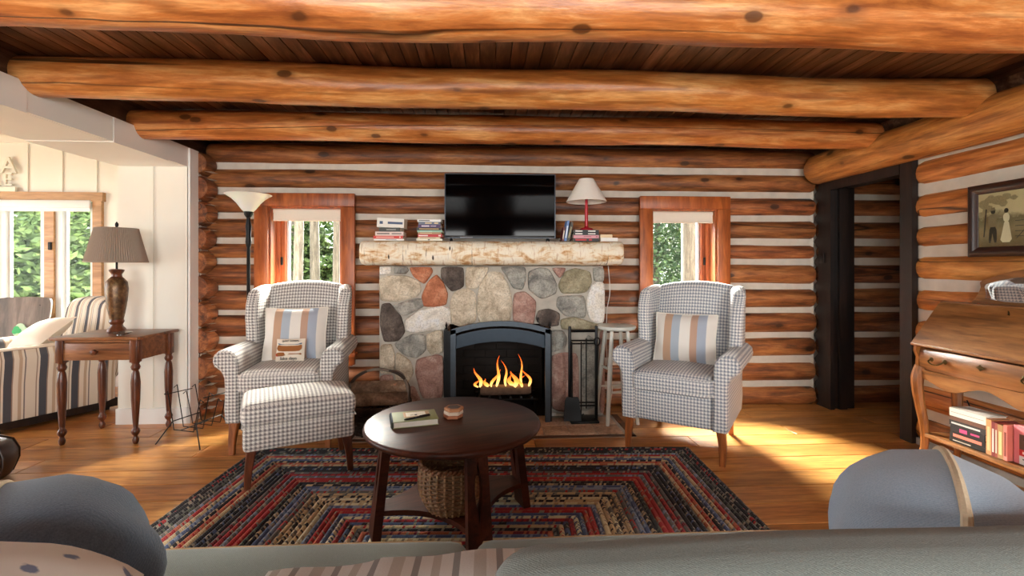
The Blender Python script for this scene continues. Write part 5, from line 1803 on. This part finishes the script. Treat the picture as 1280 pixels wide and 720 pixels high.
printed([F(.058, .025), F(.072, .025), F(.078, .09), F(.088, .025), F(.103, .025), F(.10, .12), F(.064, .12)], sep_d, 'printed_trousers', .0054, 1)
printed([F(.060, .115), F(.055, .165), F(.066, .188), F(.096, .188), F(.128, .176), F(.126, .166), F(.102, .165), F(.102, .115)], sep_m, 'printed_shirt', .0058, 1)
printed(disc(.083, .203, .0125), sep_d, 'printed_head', .0062, 0)
printed([F(.064, .208), F(.102, .208), F(.094, .216), F(.093, .226), F(.073, .226), F(.072, .216)], sep_m, 'printed_hat', .0066, 0)
printed([F(.118, .025), F(.182, .025), F(.170, .10), F(.163, .145), F(.142, .145), F(.132, .09)], sep_l, 'printed_skirt', .0055, 1)
printed([F(.140, .14), F(.134, .17), F(.143, .188), F(.162, .188), F(.170, .165), F(.164, .14)], sep_l, 'printed_bodice', .0060, 1)
printed(disc(.152, .202, .0115), sep_d, 'printed_head', .0064, 0)
for k in range(4):
    printed([F(.195, .055 + k * .028), F(.30, .05 + k * .03), F(.30, .0535 + k * .03), F(.195, .0585 + k * .028)], sep_d, 'printed_rail', .0052, 0)
printed([F(.20, .045), F(.205, .045), F(.30, .155), F(.295, .155)], sep_d, 'printed_rail', .0056, 0)
printed([F(.30, .03), F(.315, .10), F(.305, .13), F(.32, .165), F(.36, .175), F(.385, .15), F(.375, .09), F(.372, .03), F(.36, .03), F(.352, .09), F(.335, .09), F(.318, .03)], sep_d, 'printed_figure', .0060, 1)
printed(disc(.304, .158, .0115), sep_d, 'printed_head', .0064, 0)
MB().b2(-.0074, -.007, -W2 - .004, W2 + .004, -H2 - .004, H2 + .004).build('glazing', M['glass'], pf, smooth=0)

# ---------------------------------------------------------------- sofa in the foreground with its pillows
gsofa = fabric('grey_green_sofa_cloth', S(92, 100, 97), S(142, 150, 143), 420)
tan_c = plain('tan_cord', S(172, 140, 100), .9, scale=200, bump=.5)
so = thing('sofa', 'grey-green fabric sofa with tan piping facing the fireplace', 'sofa', (0, .88, 0))
MB().rbox((0, .03, .20), (2.30, .84, .26), .05, 3).build('base', gsofa, so)
MB().rbox((0, -.37, .42), (2.30, .16, .60), .06, 3, k=3).build('back_frame', gsofa, so)
for sx in (-1, 1):
    MB().rbox((sx * 1.10, .0, .37), (.22, .88, .48), .09, 3, k=3).build('arm', gsofa, so)
    for sy in (-.33, .38):
        MB().lathe([(.022, .014 if sy > 0 else 0), (.03, .075)], 12).build('leg', M['jamb'], so, (sx * 1.0, sy, 0))
for sx, x0, x1 in ((-1, -.985, -.045), (1, -.035, .985)):
    cx, w = (x0 + x1) / 2, x1 - x0
    cu = MB().rbox((cx, .10, .39), (w, .68, .14), .05, 8, lambda p, w=w: (p.x, p.y, p.z + (.018 if p.z > 0 else 0) * (1 - (2 * p.x / w) ** 2) * (1 - (p.y / .34) ** 2)), k=3).build('seat_cushion', gsofa, so)
    pts = []
    for k in range(4):
        for i in range(8):
            tt = i / 8 * 2 - 1
            a, b = ((tt, -1), (1, tt), (-tt, 1), (-1, -tt))[k]
            rc = 1 - .04 * (abs(a * b)) ** 6
            pts.append((cx + a * (w / 2 - .008) * rc, .10 + b * .332 * rc, .443))
    MB().tube(pts, .006, 6, closed=True).build('piping', tan_c, cu)
for x0, x1, top in ((-.99, -.02, .765), (.0, .99, .845)):
    cx, w, hh = (x0 + x1) / 2, x1 - x0, top - .47
    cu = MB().rbox((cx, -.315, .47 + hh / 2), (w, .16, hh), .065, 8, lambda p, hh=hh, w=w: (p.x, p.y * (1 + .1 * (1 - (2 * p.z / hh) ** 2)), p.z + .012 * max(0, 2 * p.z / hh) * (1 - (2 * p.x / w) ** 2) + .005 * mnoise.noise((p.x * 4, 1, 2))), k=4).build('back_cushion', gsofa, so, rot=(0, 0, 0))
    pts = [(cx + a * (w / 2 - .02), -.387, .47 + hh / 2 + b * (hh / 2 - .022)) for a, b in ((-1, -1), (0, -1.02), (1, -1), (1.01, 0), (1, .97), (.5, 1.0), (0, 1.02), (-.5, 1.0), (-1, .97), (-1.01, 0))]
    MB().tube(pts, .0055, 6, closed=True).build('piping', M['linen'], cu)

den = fabric('denim_blue_canvas', S(64, 86, 112), S(118, 142, 168), 330)
den_sunlit = fabric('sunlit_blue_canvas', S(132, 154, 178), S(186, 204, 220), 330)  # denim of the sunlit pillow, the sunlight put into a lighter colour
cream_c = plain('cream_cord', S(214, 196, 166), .95, var=.15, scale=120, bump=.8)


def cord_pillow(label, m, loc, rot, w, h, d, seed):
    p = pillow(w, h, d, pinch=.03, n=16, lump=.03, seed=seed, rnd=.7).build('throw_pillow', m, None, loc, rot, uv=True, smooth=80)
    tag(p, label, 'pillow')
    MB().tube(pillow_edge(w, h, .03, 16, .7), .0075, 8, closed=True).build('cord_trim', cream_c, p)
    return p


cord_pillow('sunlit blue canvas pillow with cream cord trim, puffed up on the sofa', den_sunlit, (.83, .82, .65), (R(4), R(4), R(50)), .50, .41, .34, 3)
cord_pillow('dark denim pillow with cream cord trim on the sofa end beside the white one', den, (-.80, .85, .625), (R(10), R(-6), R(-52)), .50, .40, .38, 5)
fl_ = NT('white_floral_cotton')
vv = fl_.n('TexVoronoi', {'Vector': fl_.coord('UV'), 'Scale': 6.0}).outputs['Distance']
colf = fl_.mix(fl_.ramp(fl_.math('ADD', vv, fl_.math('MULTIPLY', fl_.noise(fl_.coord('UV'), 20, 3), .3)), [(.30, (1, 1, 1)), (.36, (0, 0, 0))]), S(224, 220, 212), S(120, 132, 156))
M['floral'] = fl_.fin(colf, .9, 0, .15)
p = pillow(.36, .24, .12, seed=8, rnd=.5, n=14).build('throw_pillow', M['floral'], None, (-.61, .555, .812), (R(84), R(8), R(6)), uv=True, smooth=80)
tag(p, 'white pillow with blue-grey blossoms lying on top of the sofa back', 'pillow')
TST = [(0, S(220, 222, 220)), (.12, S(140, 142, 142)), (.2, S(220, 222, 220)), (.35, S(184, 182, 176)), (.45, S(220, 222, 220)), (.6, S(140, 142, 142)), (.68, S(220, 222, 220)), (.85, S(190, 188, 182))]
M['throw'] = stripes('beige_striped_throw', TST, 9)
rows = []
for i in range(17):
    x = -.30 + .36 * i / 16
    dz = .0012 * math.sin(i * 1.1)
    row = []
    for (y_, z_) in ((.408, .50), (.405, .70), (.412, .775), (.45, .800), (.50, .806), (.58, .804), (.66, .80), (.695, .775), (.70, .66)):
        row.append((x, y_ + dz, z_ - .018 + dz + (.02 * i / 16)))
    rows.append(row)
back_rows = [[(x, y_ + (.008 if z_ < .79 and y_ > .6 else -.008 if z_ < .79 else 0), z_ + (.008 if z_ >= .79 else 0)) for x, y_, z_ in r_] for r_ in rows]
th_ = MB().strip(rows).strip(back_rows).build('throw_blanket', M['throw'], None, uv=True, smooth=60)
tag(th_, 'beige striped throw blanket folded over the sofa back', 'blanket')

# cords hanging on the log wall
c1 = MB().tube(smooth_path([(-.875, 3.985, 1.22), (-.885, 3.98, 1.05), (-.865, 3.975, .85), (-.87, 3.975, .6), (-.85, 3.97, .3), (-.86, 3.97, .01)], 6), .004, 6).build('power_cord', M['black_metal'])
tag(c1, 'black power cord hanging down the logs left of the fieldstone', 'cord')
c2 = MB().tube(smooth_path([(1.03, 3.95, 1.22), (1.05, 3.97, 1.0), (1.02, 3.96, .80), (1.01, 3.90, .40), (1.06, 3.93, .2), (1.04, 3.95, .01)], 6), .0035, 6).build('power_cord', plain('white_cord', S(226, 222, 214), .5))
tag(c2, 'white lamp cord hanging behind the painted stool', 'cord')
c3 = MB().tube(smooth_path([(2.90, 2.70, .40), (2.88, 2.58, .22), (2.90, 2.45, .14), (2.90, 2.3, .06), (2.88, 2.2, .006)], 6), .004, 6).build('power_cord', M['black_metal'])
tag(c3, 'black power cord running down the golden logs under the desk', 'cord')

pf_ = thing('leather_pouf', 'dark brown leather pouf on the boards between sofa and sunroom', 'pouf', (-2.90, 2.75, 0))
lth = plain('dark_brown_leather', S(46, 28, 20), .45, var=.25, scale=14, bump=.3)
MB().lathe([(0, 0), (.17, 0), (.21, .03), (.235, .10), (.235, .15), (.21, .21), (.16, .235), (0, .245)], 32, cap=False).build('body', lth, pf_, smooth=60)
for k in range(8):
    a = 2 * PI * k / 8
    MB().tube([(r_ * math.cos(a), r_ * math.sin(a), z) for r_, z in ((.17, .002), (.213, .03), (.238, .10), (.238, .15), (.213, .212), (.16, .238), (.02, .248))], .004, 5).build('seam', lth, pf_)
# ================================================================ OUTSIDE THE WINDOWS
gnd = NT('forest_floor')
nz = gnd.noise(gnd.coord('Object'), 1.5, 6, .7)
M['ground'] = gnd.fin(gnd.ramp(nz, [(.35, S(46, 52, 30)), (.55, S(70, 78, 44)), (.7, S(90, 84, 58))]), .95)
g = struct(MB().b2(-30, 30, 5.3, 40, -.5, -.35).b2(-30, -6.5, -20, 5.3, -.5, -.35).build('ground', M['ground'], smooth=0))


def leaf_mat(name, a, b, c):
    t = NT(name)
    n = t.noise(t.coord('Object'), 2.6, 3, .6)
    w = t.n('TexWhiteNoise', {0: t.n('VectorMath', {0: t.n('VectorMath', {0: t.coord('Object'), 1: (9, 9, 9)}, operation='MULTIPLY').outputs[0]}, operation='FLOOR').outputs[0]}).outputs[0]
    col = t.ramp(t.math('ADD', t.math('MULTIPLY', n, .6), t.math('MULTIPLY', w, .4)), [(.3, a), (.5, b), (.72, c)])
    tl = t.n('BsdfTranslucent', {0: col})
    pb = t.fin(col, .6, 0, .25)
    mx = t.n('MixShader', {0: .08, 1: t.b.outputs[0], 2: tl.outputs[0]})
    t.t.links.new(mx.outputs[0], t.out.inputs[0])
    return pb


M['leaf'] = leaf_mat('broad_leaves', S(28, 38, 23), S(52, 68, 38), S(80, 98, 55))
M['leaf2'] = leaf_mat('bright_leaves', S(38, 53, 29), S(66, 87, 48), S(100, 120, 72))
M['needle'] = leaf_mat('conifer_sprays', S(28, 42, 30), S(48, 68, 46), S(74, 94, 62))
M['bark'] = wood('grey_tree_bark', S(34, 32, 30), S(58, 54, 50), S(78, 74, 70), along='z', freq=2.4, rough=.95, bump=1.0)
M['bark2'] = wood('pale_tree_bark', S(52, 47, 43), S(78, 72, 66), S(100, 94, 88), along='z', freq=2.4, rough=.95, bump=1.0)


def leaves(n, cx, rx, ry, z0, z1, size, seed, hollow=.2, droop=0.0):
    rg = random.Random(seed)
    mb = MB()
    vs, fs = [], []
    for _ in range(n):
        a, q = rg.random() * 2 * PI, rg.random()
        rr = (hollow + (1 - hollow) * math.sqrt(rg.random()))
        zz = z0 + (z1 - z0) * q
        prof_ = math.sin(min(1, .25 + q * .75) * PI) ** .5 if not droop else (1 - q) ** .7 + .1
        c = Vector((cx + rr * rx * prof_ * math.cos(a), rr * ry * prof_ * math.sin(a), zz - droop * rr))
        c += Vector((mnoise.noise(c * 1.3), mnoise.noise(c * 1.3 + Vector((7, 0, 0))), mnoise.noise(c * 1.3 + Vector((0, 7, 0))))) * .35
        u = Vector((rg.uniform(-1, 1), rg.uniform(-1, 1), rg.uniform(-.6, .6))).normalized()
        w = u.cross(Vector((rg.uniform(-1, 1), rg.uniform(-1, 1), rg.uniform(-1, 1)))).normalized()
        s = size * rg.uniform(.6, 1.3)
        o = len(vs)
        vs += [c - u * s, c + w * s * .45 + u * s * .1, c + u * s, c - w * s * .45 + u * s * .1]
        fs.append((o, o + 1, o + 2, o + 3))
    mb.add(vs, fs)
    return mb


def tree(name, label, loc, trunk_r, trunk_h, crown, m, bark_m, cat='tree', lean=0.0, group='trees outside the windows'):
    t = thing(name, label, cat, loc, 0, group)
    if trunk_r:
        pts = [(lean * q, .05 * math.sin(q * 5), trunk_h * q) for q in [i / 10 for i in range(11)]]
        MB().tube(pts, [trunk_r * (1 - .35 * i / 10) for i in range(11)], 14).build('trunk', bark_m, t, smooth=60)
    cr = crown.build('crown', m, t, smooth=0, fix=False)
    cr['kind'] = 'stuff'
    return t


Z = -.35
tree('pine_tree', 'thick grey trunk close outside the window by the stool chair', (2.72, 6.0, Z), .17, 7.0, leaves(1500, 0, 1.3, 1.3, 5.6, 7.6, .07, 1), M['needle'], M['bark'], lean=-.05)
tree('conifer_tree', 'feathery conifer beside the thick grey trunk', (3.15, 8.6, Z), .07, 3.0, leaves(15000, 0, 2.0, 1.2, .1, 3.3, .05, 2, .1, .3), M['needle'], M['bark'])
tree('conifer_tree', 'tall conifer standing behind the feathery one', (5.2, 11.2, Z), .1, 3.2, leaves(9000, 0, 2.0, 1.5, .2, 3.6, .07, 3, .1, .3), M['needle'], M['bark'])
for k, (x, y, r_, ln, lab) in enumerate(((-2.84, 7.2, .075, .1, 'slender grey tree trunk nearest the torchiere window'), (-3.05, 8.6, .09, -.1, 'leaning pale tree trunk among slender ones outside the torchiere window'), (-2.49, 7.9, .06, .05, 'thin grey tree trunk seen near the casing of the torchiere window'), (-3.9, 9.6, .11, .0, 'stout trunk far behind the slender ones'))):
    tree('forest_tree', lab, (x, y, Z), r_, 7.0, leaves(1200, 0, 1.2, 1.0, 5.6, 7.4, .07, 10 + k), M['leaf2'], M['bark2'], lean=ln)
for k, (x, y, rx, ry, h, n, m, lab) in enumerate((
        (-3.9, 11.6, 3.0, .9, 3.4, 15000, 'leaf2', 'bright leafy undergrowth deep behind the slender trunks'),
        (-4.0, 9.9, 1.2, .7, 2.5, 9000, 'leaf', 'dark leafy bush to the side of the slender trunks'),
        (-2.6, 9.9, 1.2, .7, 2.3, 9000, 'leaf2', 'low leafy bush beneath the slender trunks'),
        (4.2, 12.6, 3.2, .9, 3.6, 15000, 'leaf2', 'broad bright leafy tree behind the conifers'),
        (-6.0, 7.1, 1.0, .6, 2.8, 11000, 'leaf2', 'tall leafy shrub against the sunroom mullion'),
        (-7.2, 7.5, 1.1, .6, 2.9, 11000, 'leaf2', 'bushy shrub outside the middle of the sunroom window'),
        (-8.4, 8.2, 1.2, .7, 3.0, 10000, 'leaf', 'dark leafy shrub outside the sunroom window'),
        (-8.4, 10.6, 3.0, .9, 3.6, 14000, 'leaf', 'wide dark tree behind the sunroom shrubs'),
        (-11.5, 10.6, 2.4, .9, 3.6, 8000, 'leaf', 'dark leafy tree beyond the dark sunroom shrub'))):
    tree('leafy_tree' if 'tree' in lab else 'leafy_shrub', lab, (x, y, Z), .05, h * .6, leaves(n, 0, rx, ry, 0.0, h, .075 if h < 4 else .12, 30 + k, .1), M[m], M['bark'], 'tree' if 'tree' in lab else 'shrub', 0, 'shrubs and trees outside the windows')
